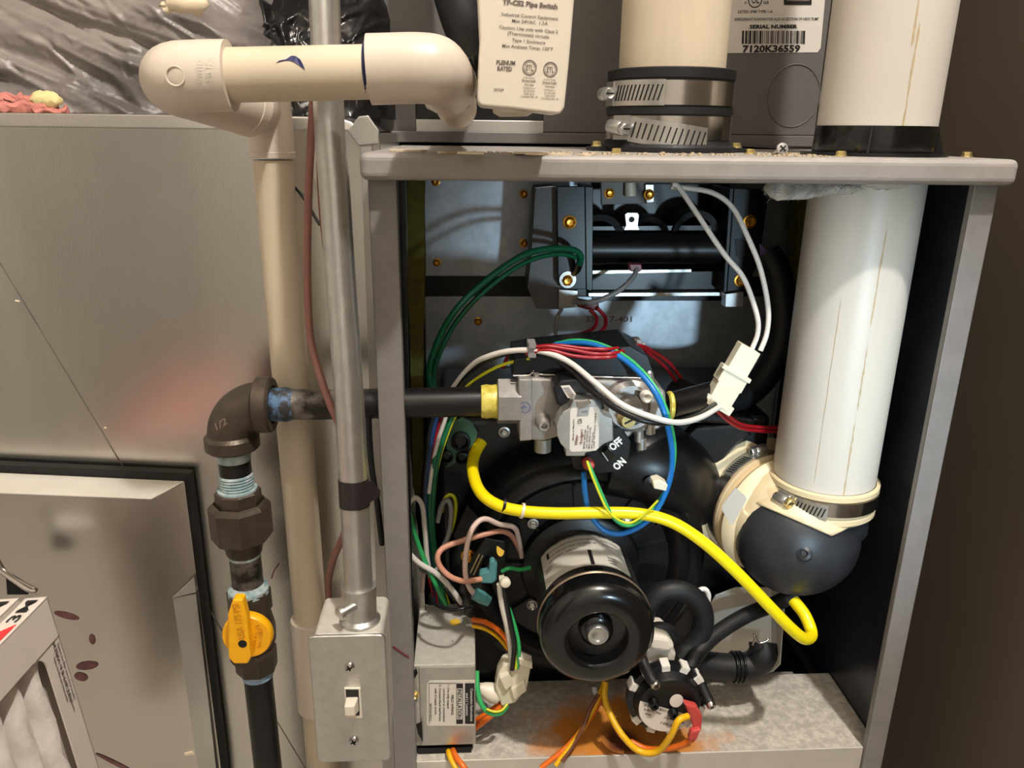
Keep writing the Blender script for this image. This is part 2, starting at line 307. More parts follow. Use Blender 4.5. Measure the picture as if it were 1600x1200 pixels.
# fluffy insulation hanging under the lid
rn = random.Random(3); b = MB()
for i in range(9): p = P(1230+i*19, (296 if i < 3 else 291)-i*.6+rn.uniform(-2, 3), .022+rn.uniform(0, .016)); b.ball(p, .0095+rn.uniform(0, .002), 16, sz=(1.6, .9, .75-.045*i))
from mathutils import noise
for p in b.v: p += V((.0015*noise.noise(p*240), .0012*noise.noise(p*260+V((3, 0, 0))), .0018*noise.noise(p*250+V((0, 7, 0)))))
build(b, 'insulation_tuft', 'wool', cab, 'pale wool tuft hanging under the lid', kind='stuff')
b = MB()
for i in range(700):
    x = rn.uniform(1205, 1350); y = 294-(x-1210)*.03+rn.uniform(-4, 12)*(1 if x < 1290 else .3); p = P(x, y, .018+rn.uniform(-.004, .02)); d = V((rn.uniform(-.008, .006), rn.uniform(-.004, .004), rn.uniform(-.005, .003))); b.tube([p, p+d*.5+V((0, 0, .001)), p+d*1.1], [.00022, .00018, .00008], 3, 2, False)
build(b, 'insulation_hair', 'wool', cab, kind='stuff')
# brass screws along the lid edge
screws(cab, [V((P(x, 240, y_).x, y_, .0168)) for x, y_ in ((963, .028), (1172, .06), (1314, .018), (1511, .04))], (0, 0, 1), .0032, 'yzinc')
# plaster debris on the lid
b = MB()
for x, y, ww, dd in ((635, 237, .030, .012), (690, 240, .006, .004), (735, 241, .024, .009), (830, 241, .022, .006), (860, 243, .03, .008), (915, 244, .012, .005)):
    p = PZ(x, y, .0168); n = 7; poly = [p+V((ww/2*math.cos(6.283*i/n)*rn.uniform(.7, 1.1), dd*math.sin(6.283*i/n)*rn.uniform(.6, 1.1), .0002)) for i in range(n)]; b.prism(poly, (0, 0, .0012))
build(b, 'plaster_flake', 'flake', None, 'pale plaster flakes lying scattered along the front edge of the furnace lid', 'debris', kind='stuff')
b = MB()
for i in range(520):
    x = rn.choice((rn.uniform(780, 960), rn.uniform(900, 1160), rn.uniform(1180, 1300), rn.uniform(690, 800))); p = PZ(x, rn.uniform(238.5, 247), .0168); s_ = rn.uniform(.0004, .0012)
    if -.008 < p.y < .11: b.obox(p+V((0, 0, s_*.4)), V((s_, s_*.3, 0)), V((-.3*s_, s_, 0)), V((0, 0, s_*.5)))
build(b, 'plaster_dust', 'dust', None, 'fine plaster crumbs strewn over the furnace lid around the pipe collars', 'debris', kind='stuff')
lsp = V((P(1221, 240, .03).x, .03, .0168))
ls = thing('loose_screw', lsp, 'loose grey cross-head screw lying on the furnace lid beside the black pipe collar', 'screw')
c = lsp+V((0, 0, .0042)); ax = V((.0, -1, .25)).normalized()
hd = build(MB().lathe(c-ax*.002, ax, [(0, 0), (.0022, 0), (.0042, .0024), (.0038, .0034), (0, .0038)], 20), 'screw_head', 'cast', ls)
b = MB(); u, v_, _ = basis(ax)
for d in (u+v_, u-v_): b.obox(c+ax*.0018, d.normalized()*.0026, ax.cross(d).normalized()*.0005, ax*.0003)
build(b, 'cross_slot', 'dark', hd); build(MB().lathe(c-ax*.002, -ax, [(.0017, 0), (.0017, .012), (0, .016)], 10), 'screw_shank', 'zinc', ls)
# ================================================================ coil cabinet above
Y = .275
coil = thing('coil_cabinet', (.19, .4, .0168), 'dark grey evaporator coil cabinet standing on top of the furnace', 'cabinet')
cb, ct = P(900, 204, Y).z, .42
xl, xm, xr = P(590, 100, Y).x, P(650, 190, Y).x, P(1292, 60, Y).x
b = MB(); b.box((P(851, 100, Y).x, Y, cb-.002), (xr, Y+.004, ct)).box((xl, Y, P(620, 90, Y).z), (P(851, 100, Y).x, Y+.004, ct)).box((xl, Y, cb-.004), (xm, Y+.004, P(620, 90, Y).z))
fr = build(b, 'front_panel', 'cabdark', coil, bevel=.0008)
b = MB().box((xl, Y+.012, cb-.01), (xr, .66, ct)); build(b, 'case', 'cabdark', coil)
build(MB().box((xm, Y+.006, P(700, 186, Y).z), (P(851, 100, Y).x, Y+.011, P(620, 90, Y).z)), 'drain_pan', 'gloss', coil, 'black plastic drain pan showing through the opening')
build(MB().box((xm, Y-.002, P(700, 207, Y).z), (P(849, 200, Y).x, Y+.011, P(700, 187, Y).z)), 'pan_rail', 'galv', coil, 'galvanized strip under the drain pan', bevel=.0006)
build(MB().box((P(612, 215, Y).x, Y-.007, P(900, 225, Y).z), (xr, Y+.012, P(900, 208, Y).z)), 'base_rail', 'cabdark', coil, bevel=.0008)
# knock-out ring on the panel
c = P(1240, 150, Y); b = MB(); u = S(1240, 150, Y); b.tube([c+V((math.cos(t)*42*u, -.0002, math.sin(t)*46*u)) for t in [6.283*i/40 for i in range(40)]], .0006, 6, 1, closed=True); build(b, 'knockout_ring', 'cabdark', fr)
# rating label
lab = build(MB().add([p+V((0, -.0004, 0)) for p in pp([(1137, -14), (1290, -14), (1282, 75), (1277, 82), (1136, 83)], Y)], [[0, 1, 2, 3, 4]]), 'rating_label', 'label', coil, 'white serial number label')
Yt = Y-.0008; b = MB()
putp(b, '*7120K36559', (1160, 81.5), (1250, 80.5), 9.6, Yt); putp(b, '*SERIAL NUMBER', (1171, 44.5), (1246, 44), 5.2, Yt); putp(b, 'REFRIGERANT EVAPORATOR ALSO AS SECTION OF HEAT PUMP', (1148, 32.3), (1279, 31.5), 4, Yt); putp(b, 'LISTED 3F88 TYPE 1-A', (1153, 20.5), (1207, 20), 4, Yt)
rn = random.Random(11); x = 1159
while x < 1257: ww = rn.choice((.9, 1.2, 2.2, 3.2)); flat(b, [(x, 68.5), (x+ww, 68.5), (x+ww+.6, 48), (x+.6, 48)], Yt); x += ww+rn.choice((.8, 1.1, 1.8))
ringf(b, P(1180, 0, Yt), 9.3*u, 10.8*u, (0, -1, 0)); putp(b, 'UL', (1174.5, 5), (1186.5, 5), 11, Yt); putp(b, 'c', (1163, 6), (1167, 6), 5, Yt); putp(b, 'us', (1193, 6), (1201, 6), 6, Yt)
flat(b, [(1225, 7.5), (1268, 7.5), (1269, -14), (1224, -14)], Yt); build(b, 'printed_text', 'print', lab)
b = MB(); flat(b, [(1229, 2), (1265, 2), (1265, -10), (1229, -10)], Yt-.0003); build(b, 'label_patch', 'gprint', lab)
# foam sleeve of the refrigerant line hanging in front of the coil case
b = MB().tube([P(660, -700, .22), P(680, -300, .21), P(700, -60, .2), P(712, -10, .2), P(728, 40, .2), P(742, 70, .21)], [.018, .018, .018, .019, .019, .015], 18)
sl = thing('refrigerant_line', P(712, -10, .2), 'black foam sleeved refrigerant line in front of the grey coil cabinet', 'pipe'); build(b, 'foam_sleeve', 'rubber', sl)
build(MB().tube([P(742, 68, .21), P(748, 85, .24), P(750, 95, .278)], .009, 14), 'line_end', 'blackm', sl)
# ================================================================ pipe switch
Yf = -.058
sw = thing('pipe_switch', P(815, 100, Yf), 'white plastic drain float switch printed with approval marks above the furnace lid', 'switch')
rot = [(744, -60), (905, -60), (897, 4), (889, 100), (882, 168), (876, 178), (868, 178), (800, 170), (752, 166), (746, 160), (745, 150), (750, 60)]
b = MB().prism(pp(rot, Yf), (0, .032, 0)); body = build(b, 'switch_body', 'ivory', sw, bevel=.0022, seg=3)
b = MB().lathe(P(802, 166, Yf+.016), (0.03, 0, -1), [(0, 0), (.012, 0), (.0115, .0035), (.008, .0055), (0, .0055)], 24); build(b, 'sensor_boss', 'ivory', sw)
b = MB(); Yt = Yf-.0003
L_ = [('*TP-CS2 Pipe Switch', 785, 6, 871, 14, 7), ('Industrial Control Equipment', 784, 24, 872, 31.5, 4.6), ('Max 24VAC  1.5A', 800, 34.3, 856, 39, 4.6), ('Caution: Use only with Class 2', 780, 44, 872, 52, 4.6), ('(Thermostat) circuits', 793, 53.7, 858, 60, 4.6), ('Type 1 Enclosure', 800, 64.5, 852, 69, 4.6), ('Max Ambient Temp: 120°F', 784.5, 73.5, 864, 79, 4.6), ('*PLENUM', 775.5, 100.3, 805, 101.5, 6), ('*RATED', 777, 109.5, 800, 111, 6), ('203Q4', 771.5, 142, 787, 142.3, 4)]
for t, x0, y0, x1, y1, h in L_: putp(b, t, (x0, y0), (x1, y1), h, Yt)
u = S(830, 110, Yt)
for cx, cy in ((827.5, 105.5), (860, 108.5)):
    ringf(b, P(cx, cy, Yt), 9.6*u, 11.2*u, (0, -1, 0)); ringf(b, P(cx, cy, Yt), 7.6*u, 8.3*u, (0, -1, 0)); putp(b, 'ETL', (cx-5.5, cy+4.4), (cx+5.5, cy+5), 8.5, Yt)
    for t, dy, hw, h in (('LISTED', 17, 9, 2), ('Intertek', 22.5, 11, 4), ('4003486', 28, 7.5, 2.4), ('Conforms to', 33, 9.5, 2.2), ('UL STD 873', 37.8, 8.5, 2.2), ('CSA 22.2', 42.5, 8, 2.6), ('Certified No. 24', 46.5, 13.5, 2.2)): putp(b, t, (cx-hw-1, cy+dy-.6), (cx+hw-1, cy+dy+.8), h, Yt)
build(b, 'printed_text', 'gprint', body)
# ================================================================ vent pipes above the lid
def clamp(label, c, axis, r, wd, ang, tail, slots, big=1.0, tilt=0, screwm='zinc', sdir=1, cls='hose clamp', tz=0):
    """worm-drive clamp: band round the axis at c, housing at angle ang (degrees in basis(axis)), its slotted tail running on from it"""
    u, w_, a = basis(axis); c = V(c); t = thing('hose_clamp', c, label, cls)
    build(MB().lathe(c-a*wd/2, a, [(r, 0), (r+.0009, 0), (r+.0009, wd), (r, wd), (r, 0)], 64), 'band', 'steel', t)
    g = math.radians(ang); e = u*math.cos(g)+w_*math.sin(g); tn = -u*math.sin(g)+w_*math.cos(g)
    hc = c+e*(r+.0048*big); sd = (tn*sdir+a*tilt).normalized()
    hb = MB(); hb.lathe(hc-sd*.0075*big, sd, [(0, 0), (.0046*big, 0), (.0049*big, .001), (.0049*big, .011*big), (.0042*big, .012*big), (0, .012*big)], 18); hb.obox(c+e*(r+.001), tn*.0075*big, a*wd*.52, e*.0011)
    build(hb, 'worm_housing', 'zinc', t)
    sb = MB(); sb.hexp(hc+sd*.005*big, hc+sd*.0085*big, .0049*big); sb.lathe(hc+sd*.0085*big, sd, [(.0038*big, 0), (.0034*big, .0008), (.0022*big, .0002), (0, .0002)], 14)
    s_ = build(sb, 'screw', screwm, t); nv = e-sd*e.dot(sd); build(MB().obox(hc+sd*.0089*big, nv.normalized()*.003*big, sd.cross(nv).normalized()*.0005, sd*.0003), 'screw_slot', 'dark', s_)
    def strap(a0, a1, rr, k, half, m, nm, par):
        pts = []
        for j in range(k+1):
            h = g+sdir*math.radians(a0+(a1-a0)*j/k); e_ = u*math.cos(h)+w_*math.sin(h); z = a*(tz*r*math.radians(a0+(a1-a0)*j/k))
            pts += [c+e_*rr-a*half+z, c+e_*rr+a*half+z]
        q = pts+[p+(p-c-a*(p-c).dot(a)).normalized()*.0007 for p in pts]; n2 = 2*(k+1); f = []
        for j in range(k): f += [[2*j, 2*j+1, 2*j+3, 2*j+2], [n2+2*j, n2+2*j+2, n2+2*j+3, n2+2*j+1], [2*j+1, n2+2*j+1, n2+2*j+3, 2*j+3], [2*j, 2*j+2, n2+2*j+2, n2+2*j]]
        f += [[0, n2, n2+1, 1], [2*k, 2*k+1, n2+2*k+1, n2+2*k]]
        return build(MB().add(q, f), nm, m, par)
    st = strap(8, tail, r+.0011, 14, wd*.53, 'zinc', 'strap_tail', t)
    b = MB()
    for j in range(slots):
        h = g+sdir*math.radians(14+(tail-18)*j/max(1, slots-1)); e_ = u*math.cos(h)+w_*math.sin(h); t_ = -u*math.sin(h)+w_*math.cos(h); d = (a+t_*.3*sdir).normalized(); z = a*(tz*r*math.radians(14+(tail-18)*j/max(1, slots-1)))
        b.obox(c+e_*(r+.0019)+z, d*wd*.34, t_*.00055, e_*.00015)
    build(b, 'worm_slots', 'dark', st, kind='stuff'); return t
LZ = .0168
# exhaust pipe and its rubber coupling
Ye = .115; cx = P(1053, 60, Ye).x; rp = 83*S(1053, 60, Ye); base = V((cx, Ye, LZ))
zt = lambda y: P(1053, y, Ye-rp).z
vp = thing('exhaust_pipe', base, 'aged white vent pipe rising from the black coupling with two steel clamps', 'pipe')
build(MB().cyl((cx, Ye, zt(125)), (cx, Ye, .45), rp, 48), 'pipe', 'pvc', vp)
cp = thing('rubber_coupling', base, 'black rubber pipe coupling screwed to the furnace lid under two steel clamps', 'coupling')
Rc = 102*S(1050, 150, Ye-rp); z1, z2 = zt(104), zt(236)
build(MB().lathe((cx, Ye, 0), (0, 0, 1), [(Rc*1.13, LZ+.0005), (Rc*1.13, LZ+.0035), (Rc*1.05, LZ+.005), (Rc, LZ+.009), (Rc, z1-.0005), (Rc-.0008, z1), (rp+.0004, z1)], 56), 'sleeve', 'rubber', cp)
build(MB().lathe((cx, Ye, 0), (0, 0, 1), [(Rc, zt(168)), (Rc+.0012, zt(167)), (Rc+.0012, zt(178)), (Rc, zt(180))], 56), 'middle_rib', 'rubber', cp)
build(MB().lathe((cx, Ye, 0), (0, 0, 1), [(Rc, zt(122)), (Rc+.0012, zt(121)), (Rc+.0012, zt(106)), (Rc, zt(105))], 56), 'top_rib', 'rubber', cp)
for s_ in (-1, 1): build(MB().prism([V((cx+s_*Rc*.9, Ye-.02, LZ+.0002)), V((cx+s_*(Rc+.014), Ye-.014, LZ+.0002)), V((cx+s_*(Rc+.014), Ye+.014, LZ+.0002)), V((cx+s_*Rc*.9, Ye+.02, LZ+.0002))], (0, 0, .003)), 'mounting_ear', 'rubber', cp)
screws(cp, [V((cx-Rc-.008, Ye, LZ+.0034)), V((cx+Rc+.008, Ye-.002, LZ+.0034))], (0, 0, 1), .0034, 'yzinc')
clamp('steel hose clamp around the upper half of the black vent coupling', (cx, Ye, zt(145)), (0, 0, 1), Rc, .0165, -80, 62, 12, 1.0, 0, 'zinc')
clamp('steel hose clamp with a loose slotted tail around the base of the black vent coupling', (cx, Ye, zt(200)), (0, 0, 1), Rc, .0165, -58, 80, 13, 1.1, -.1, 'zinc', tz=-.13)
# intake pipe through the lid
Yi = .06; xi = P(1338, 400, Yi).x; ri = 82.5*S(1338, 400, Yi)
ip = thing('intake_pipe', (xi, Yi, -.26), 'thick white plastic pipe passing down through the lid into the moulded black elbow', 'pipe')
pb = build(MB().cyl((xi, Yi, P(1290, 775, Yi-ri).z), (xi, Yi, .42), ri, 64), 'pipe', 'pvcw', ip)
rn = random.Random(5); G['stain'] = mat('seam_stain', (196, 178, 142), .6, 0, .1, 200)
def onpipe(th, z, off=.0002): return V((xi+(ri+off)*math.sin(th), Yi-(ri+off)*math.cos(th), z))
for th0, segs in ((-.05, ((.10, .02), (-.03, -.10), (-.115, -.165), (-.175, -.24))), (-.62, ((-.08, -.23),)), (-.12, ((.13, .085),))):
    for za, zb in segs:
        k = 14; lft = []; rgt = []
        for j in range(k+1): z = za+(zb-za)*j/k; ww = (.0005 if th0 == -.62 else .0016)/ri*rn.uniform(.3, 1)*(1 if 0 < j < k else .1); o_ = rn.uniform(-.006, .006); lft.append(onpipe(th0+o_-ww/2, z)); rgt.append(onpipe(th0+o_+ww/2, z))
        build(MB().add(lft+rgt, [[j, j+1, k+2+j, k+1+j] for j in range(k)]), 'stained_seam', 'stain', pb)
fl = thing('intake_collar', (xi, Yi, LZ), 'shiny black plastic collar screwed to the lid around the white intake pipe', 'collar')
zt2 = lambda y: P(1368, y, Yi-ri).z; Rf = 91*S(1368, 215, Yi-ri*.5)
build(MB().lathe((xi, Yi, 0), (0, 0, 1), [(Rf*1.0, LZ), (Rf*1.02, LZ+.003), (Rf, zt2(196)), (ri+.0004, zt2(196)), (ri+.0004, LZ)], 64), 'collar_ring', 'gloss', fl)
build(MB().lathe((xi, Yi, 0), (0, 0, 1), [(Rf*1.22, LZ), (Rf*1.22, LZ+.002), (Rf, LZ+.0024)], 64), 'base_flange', 'black', fl)
for th in (-.55, .95): e = V((math.sin(th), -math.cos(th), 0)); build(MB().prism([V((xi, Yi, LZ))+e*Rf*.98, V((xi, Yi, LZ))+e*Rf*1.14, V((xi, Yi, zt2(197)))+e*Rf*1.0, V((xi, Yi, zt2(197)))+e*Rf*.98], V((e.y, -e.x, 0))*-.0014), 'rib', 'gloss', fl)
# ================================================================ condensate drain of white plastic
Yh, Yv = -.068, .051
dr = thing('drain_pipe', P(440, 1000, Yv), 'aged white plastic drain line running over the lid and down past the galvanized duct', 'pipe')
rh = 40.5*S(450, 118, Yh); re_ = 53*S(300, 120, Yh)
hp = build(MB().cyl(P(345, 118, Yh), P(600, 112, Yh), rh, 32), 'pipe', 'pvc', dr)
b = MB()
def onh(px, py, off=.0003):     # a point on the front of the horizontal run
    a0, a1 = P(345, 118, Yh), P(600, 112, Yh); p = P(px, py, Yh-rh*.9); t = (p.x-a0.x)/(a1.x-a0.x); c = a0+(a1-a0)*t; dz = max(-.98, min(.98, (p.z-c.z)/rh)); return c+V((0, -math.sqrt(1-dz*dz), dz))*(rh+off)
pk = [(431, 99), (437, 95), (447, 93), (455, 87), (462, 88), (470, 94), (474, 101), (478, 110), (470, 104), (461, 98), (453, 95), (446, 95), (438, 97)]
b.add([onh(*q) for q in pk], [[0, 1, 12], [1, 2, 11, 12], [2, 3, 10, 11], [3, 4, 9, 10], [4, 5, 8, 9], [5, 6, 8], [6, 7, 8]]); build(b, 'primer_drip', 'primer', hp, 'dark blue primer drip')
e0 = [(372, 118, Yh), (330, 119, Yh), (300, 119.5, Yh), (277, 121, Yh+.006), (272, 127, Yh+.024), (282, 134, Yh+.045), (300, 141, Yh+.06)]
eend, eprev = (384, 165, Yh+.074), (350, 154, Yh+.058)
b = MB().tube([P(*p) for p in ((361, 118.5, Yh), (335, 119, Yh), (300, 120, Yh), (281, 121.5, Yh+.003), (274, 125, Yh+.014), (284, 132, Yh+.03), (314, 142, Yh+.044), eprev, eend)], [re_]*9, 36, 7)
el = build(b, 'elbow_fitting', 'pvcfit', dr, 'white elbow with an embossed ring')
c = P(274, 119, Yh-re_*.985); ringm = MB().lathe(P(274, 119, Yh-re_+.0004), (0, -1, .05), [(12*S(274, 119, Yh), 0), (13*S(274, 119, Yh), .0007), (14.5*S(274, 119, Yh), .0007), (15.5*S(274, 119, Yh), 0)], 32)
build(ringm, 'moulding_ring', 'pvcfit', el)
b = MB()
for t, x0, y0, x1, y1 in (('CHARLOTTE', 307, 93, 306, 145), ('SCH 40', 322, 88, 321, 120), ('D2466', 322, 124, 321, 148)):
    a0, a1 = P(x0, y0, Yh-re_), P(x1, y1, Yh-re_); c0 = P(300, 119, Yh)
    put(b, t, a0, a1-a0, V((9*S(300, 110, Yh), 0, 0)), fn=lambda p: V((p.x, Yh-math.sqrt(max(0, (re_+.0002)**2-(p.z-c0.z)**2)), p.z)))
build(b, 'embossed_lettering', 'pvcw', el)
lip = MB().lathe(P(*eend), P(*eend)-P(*eprev), [(re_*.98, -.004), (re_*1.03, -.003), (re_*1.03, .004), (re_*.86, .004), (re_*.86, .001)], 36); build(lip, 'socket_lip', 'pvcfit', el)
build(MB().lathe(P(*eend), P(*eend)-P(*eprev), [(re_*.84, .0), (re_*.84, .0062), (re_*.79, .0063)], 30), 'primer_ring', 'primer', dr, 'dark blue primer ring')
rv = 28.5*S(450, 500, Yv); zc = P(424, 245, Yv).z; xv = P(455, 600, Yv).x
build(MB().cyl((xv, Yv, P(485, 985, Yv).z), (xv, Yv, zc-.002), rv, 32), 'pipe', 'pvc', dr)
b = MB().cyl((xv, Yv, zc), (xv, Yv, P(424, 152, Yv).z), 34*S(424, 245, Yv), 34).tube([P(*eend), P(405, 172, Yv-.012), P(420, 176, Yv)], rh, 24, 4); build(b, 'elbow_fitting', 'pvcfit', dr)
build(MB().lathe((xv, Yv, zc), (0, 0, 1), [(rv, -.0004), (34*S(424, 245, Yv)+.0004, -.0004), (34*S(424, 245, Yv)+.0006, .003), (34*S(424, 245, Yv), .0034)], 34), 'socket_lip', 'pvcfit', dr)
zl = P(485, 965, Yv).z; build(MB().lathe((xv, Yv, 0), (0, 0, 1), [(rv, zl), (rv*1.2, zl), (rv*1.24, zl-.003), (rv*1.24, zl-.09), (rv, zl-.09)], 34), 'coupling', 'pvcfit', dr)
build(MB().cyl((xv, Yv, -.62), (xv, Yv, zl-.08), rv, 24), 'pipe', 'pvc', dr)
rr_ = 52*S(640, 110, Yh)
b = MB().tube([P(*p) for p in ((577, 109, Yh), (610, 108, Yh), (650, 107, Yh), (676, 109, Yh+.002), (685, 114, Yh+.012), (692, 122, Yh+.03), (700, 133, Yh+.055))], rr_, 36, 7)
el2 = build(b, 'elbow_fitting', 'pvcfit', dr, 'white elbow turning back over the lid')
d = (P(700, 133, Yh+.055)-P(692, 122, Yh+.03)).normalized(); q = P(700, 133, Yh+.055)
build(MB().lathe(q, d, [(rr_*.99, -.004), (rr_*1.05, -.002), (rr_*1.05, .005), (rr_*.8, .005)], 8), 'socket_lip', 'pvcfit', el2)
build(MB().lathe(P(575, 109, Yh), (-1, 0, 0), [(rh*1.02, -.001), (rh*1.07, .0008), (rh*1.0, .0016)], 34), 'primer_ring', 'primer', dr, 'dark blue primer ring')
build(MB().tube([q-d*.004, q+d*.02, q+d*.05+V((0, .03, -.006)), V((P(715, 160, .27).x, .275, P(715, 150, .27).z))], rh, 26), 'pipe', 'pvc', dr)
# ================================================================ electrical conduit
cp_ = [(486, -700, -.004), (497, -240, -.016), (506, -40, -.022), (507, 0, -.024), (515, 200, -.03), (523, 300, -.033), (533, 450, -.038), (544, 600, -.045), (553, 760, -.052), (560, 905, -.06), (562, 950, -.062)]
co = thing('conduit', P(562, 945, -.062), 'galvanized steel conduit running down to the switch box with a wrap of black tape', 'conduit')
build(MB().tube([P(*p) for p in cp_], [.0089, .0089, 24.3*S(506, 0, -.024), 24.2*S(507, 0, -.024), 24*S(515, 200, -.03)*.975, .0091, .0091, .0092, .0092, .0092, .0092], 32, 6), 'pipe', 'zinc', co)
cpt = lambda y: (lambda i: P(*[cp_[i][k]+(cp_[i+1][k]-cp_[i][k])*(y-cp_[i][1])/(cp_[i+1][1]-cp_[i][1]) for k in range(3)]))(max(j for j in range(len(cp_)-1) if cp_[j][1] <= y))
a0, a1 = cpt(748), cpt(790); build(MB().cyl(a1, a0, .0098, 32), 'tape_wrap', 'tape', co, 'black tape wrap')
b = MB().prism([a0+V((.004, -.0085, 0)), a0+V((.012, -.004, 0)), a0*.6+a1*.4+V((.0165, 0, -.001)), a0*.35+a1*.65+V((.0165, 0, 0)), a1+V((.009, -.004, .003)), a1+V((.004, -.0085, 0))], (0, .0006, 0)); build(b, 'tape_end', 'tape', co, 'loose end of the black tape')
a0, a1 = cpt(915), P(563, 972, -.0625); ax = (a0-a1).normalized()
cn = build(MB().lathe(a1, ax, [(.0125, -.003), (.0135, 0), (.0135, .003), (.0112, .005), (.0112, (a0-a1).length-.003), (.0117, (a0-a1).length-.002), (.0117, (a0-a1).length), (.0093, (a0-a1).length)], 32), 'connector', 'zinc', co, 'set screw connector at the bottom of the conduit')
c = P(548, 950, -.072); sd = V((-.75, -.6, -.12)).normalized(); build(MB().cyl(c+sd*-.006, c+sd*.006, .0032, 14).cyl(c+sd*.006, c+sd*.0085, .0044, 12), 'set_screw', 'zinc', cn)
# ---------------------------------------------------------------- switch box
Yp = -.08; A, B_, D_, E_ = P(481, 993, Yp), P(600, 994, Yp), P(495, 1190, Yp), P(613, 1191, Yp)
x0, x1, zt_, zb = (A.x+D_.x)/2, (B_.x+E_.x)/2, (A.z+B_.z)/2, (D_.z+E_.z)/2
sb = thing('switch_box', ((x0+x1)/2, -.055, zb), 'grey metal handy box with a white toggle switch beside the furnace post', 'switch box')
cpl = build(MB().prism([V((x, Yp, z)) for x, z in rrect(x0, zb, x1, zt_, .004)], (0, .0028, 0)), 'cover_plate', 'zinc', sb, bevel=.0012, seg=3)
build(MB().prism([V((x, Yp+.0028, z)) for x, z in rrect(x0+.003, zb+.003, x1-.002, zt_-.0005, .004)], (0, .042, 0)), 'box_body', 'galvdust', sb, bevel=.0012)
cc = lambda px, py: P(px, py, Yp-.0002)
tg = MB().prism(pp([(538, 1076), (563, 1076), (566, 1122), (541, 1122)], Yp-.0012), (0, .002, 0)); tf = build(tg, 'toggle_frame', 'ivory', sb)
build(MB().prism(pp([(540, 1078), (560, 1078), (562, 1118), (543, 1118)], Yp-.0016), (0, .0003, 0)), 'toggle_slot', 'dark', tf)
b = MB(); c0 = P(551, 1100, Yp-.001); b.add([c0+V((sx*wx, -d, z)) for d, wx, zs in ((0, .0040, (-.006, .006)), (.012, .0034, (.0005, .0085))) for z in zs for sx in (-1, 1)], [[0, 1, 3, 2], [4, 6, 7, 5], [0, 4, 5, 1], [2, 3, 7, 6], [0, 2, 6, 4], [1, 5, 7, 3]]); build(b, 'toggle_lever', 'ivory', sb, bevel=.0008)
for px, py in ((546, 1042), (553, 1157)):
    c = cc(px, py); s_ = build(MB().lathe(c, (0, -1, 0), [(.0033, 0), (.0030, .0012), (.0016, .0019), (0, .002)], 18), 'cover_screw', 'steel', sb)
    build(MB().obox(c+V((0, -.0019, 0)), V((.0018, 0, .0008)), V((-.0002, 0, .0005)), V((0, .0003, 0))).obox(c+V((0, -.0019, 0)), V((-.0008, 0, .0018)), V((.0005, 0, .0002)), V((0, .0003, 0))), 'screw_slot', 'dark', s_)
# ================================================================ black iron gas line
Yg = .016
gl = thing('gas_line', P(420, 1200, Yg), 'black iron gas pipe with elbow, union and yellow shutoff lever entering the furnace', 'gas pipe')
k = S(470, 632, Yg); rg = 23.8*k; zg = P(470, 632, Yg).z; xg = P(364, 700, Yg).x
build(MB().cyl((P(560, 632, Yg).x, Yg, zg), (P(757, 628, Yg).x, Yg, P(700, 627.5, Yg).z), rg, 28), 'pipe', 'bpipe', gl)
build(MB().cyl((P(448, 632, Yg).x, Yg, zg), (P(562, 632, Yg).x, Yg, zg), rg*1.01, 28), 'nipple', 'scuff', gl, 'scuffed grey iron nipple')
build(MB().lathe((P(420, 632, Yg).x, Yg, zg), (1, 0, 0), [(rg*1.0, 0), (rg*1.12, .003), (rg*1.1, .008), (rg*1.16, .012), (rg*1.02, .0165), (rg, .019)], 28), 'blue_sealant', 'bluedope', gl, 'smeared blue pipe sealant')
xe = P(414, 632, Yg).x; ze = P(364, 688, Yg).z; kr = 36.5*k; bend = .6
pts = [V((xe, Yg, zg))]; R_ = min(xe-xg, zg-ze)*.92
for i in range(9): t = math.radians(90*i/8); pts.append(V((xg+R_-R_*math.sin(t), Yg, zg-R_+R_*math.cos(t))))
pts.append(V((xg, Yg, ze)))
el = build(MB().tube(pts, kr, 32, 2), 'elbow_fitting', 'iron', gl, 'rounded malleable iron elbow')
build(MB().lathe((P(400, 632, Yg).x, Yg, zg), (1, 0, 0), [(kr, -.001), (44*k, .0015), (44*k, .0105), (41*k, .012), (30*k, .012), (29*k, .009), (rg, .009)], 32).lathe((xg, Yg, P(364, 678, Yg).z), (0, 0, -1), [(kr, -.001), (42*k, .0015), (42*k, .0095), (39*k, .011), (29*k, .011), (rg, .009)], 32), 'elbow_bead', 'iron', el)
b = MB(); c0 = V((P(352, 652, Yg).x, 0, P(352, 652, Yg).z))
def onel(p): return V((p.x, Yg-kr*.96, p.z))
put(b, '1/2', onel(P(349, 660, Yg)), P(367, 648, Yg)-P(349, 660, Yg), (P(346, 651, Yg)-P(351, 661, Yg))*.9); G['ironhi'] = mat('raised_iron', (150, 136, 120), .4, .6)
for p in b.v: p.y = Yg-math.sqrt(max(1e-8, kr*kr-min(kr, abs((V((p.x, 0, p.z))-V((xg+R_, 0, zg-R_))).length-R_))**2))-.0003
build(b, 'cast_lettering', 'ironhi', el)
def gx(y): return xg+(y-688)*0
zz = lambda y: P(364+(y-700)*.112, y, Yg).z
def gcyl(nm, y0, y1, rpx, m, lab=None, n=28): return build(MB().cyl((xg, Yg, zz(y1)), (xg, Yg, zz(y0)), rpx*k, n), nm, m, gl, lab)
gcyl('nipple', 696, 778, 25, 'bpipe'); gcyl('pipe_sealant', 701, 718, 25.8, 'teal', 'dull teal pipe sealant')
b = MB().lathe((xg, Yg, zz(768)), (0, 0, 1), [(31*k, 0), (31*k, .003)]+[(25.5*k+(.0007 if i % 2 else 0), .0035+i*.0011) for i in range(10)]+[(25*k, .0150)], 30); build(b, 'pipe_sealant', 'teal', gl, 'pale sealant filling the threads')
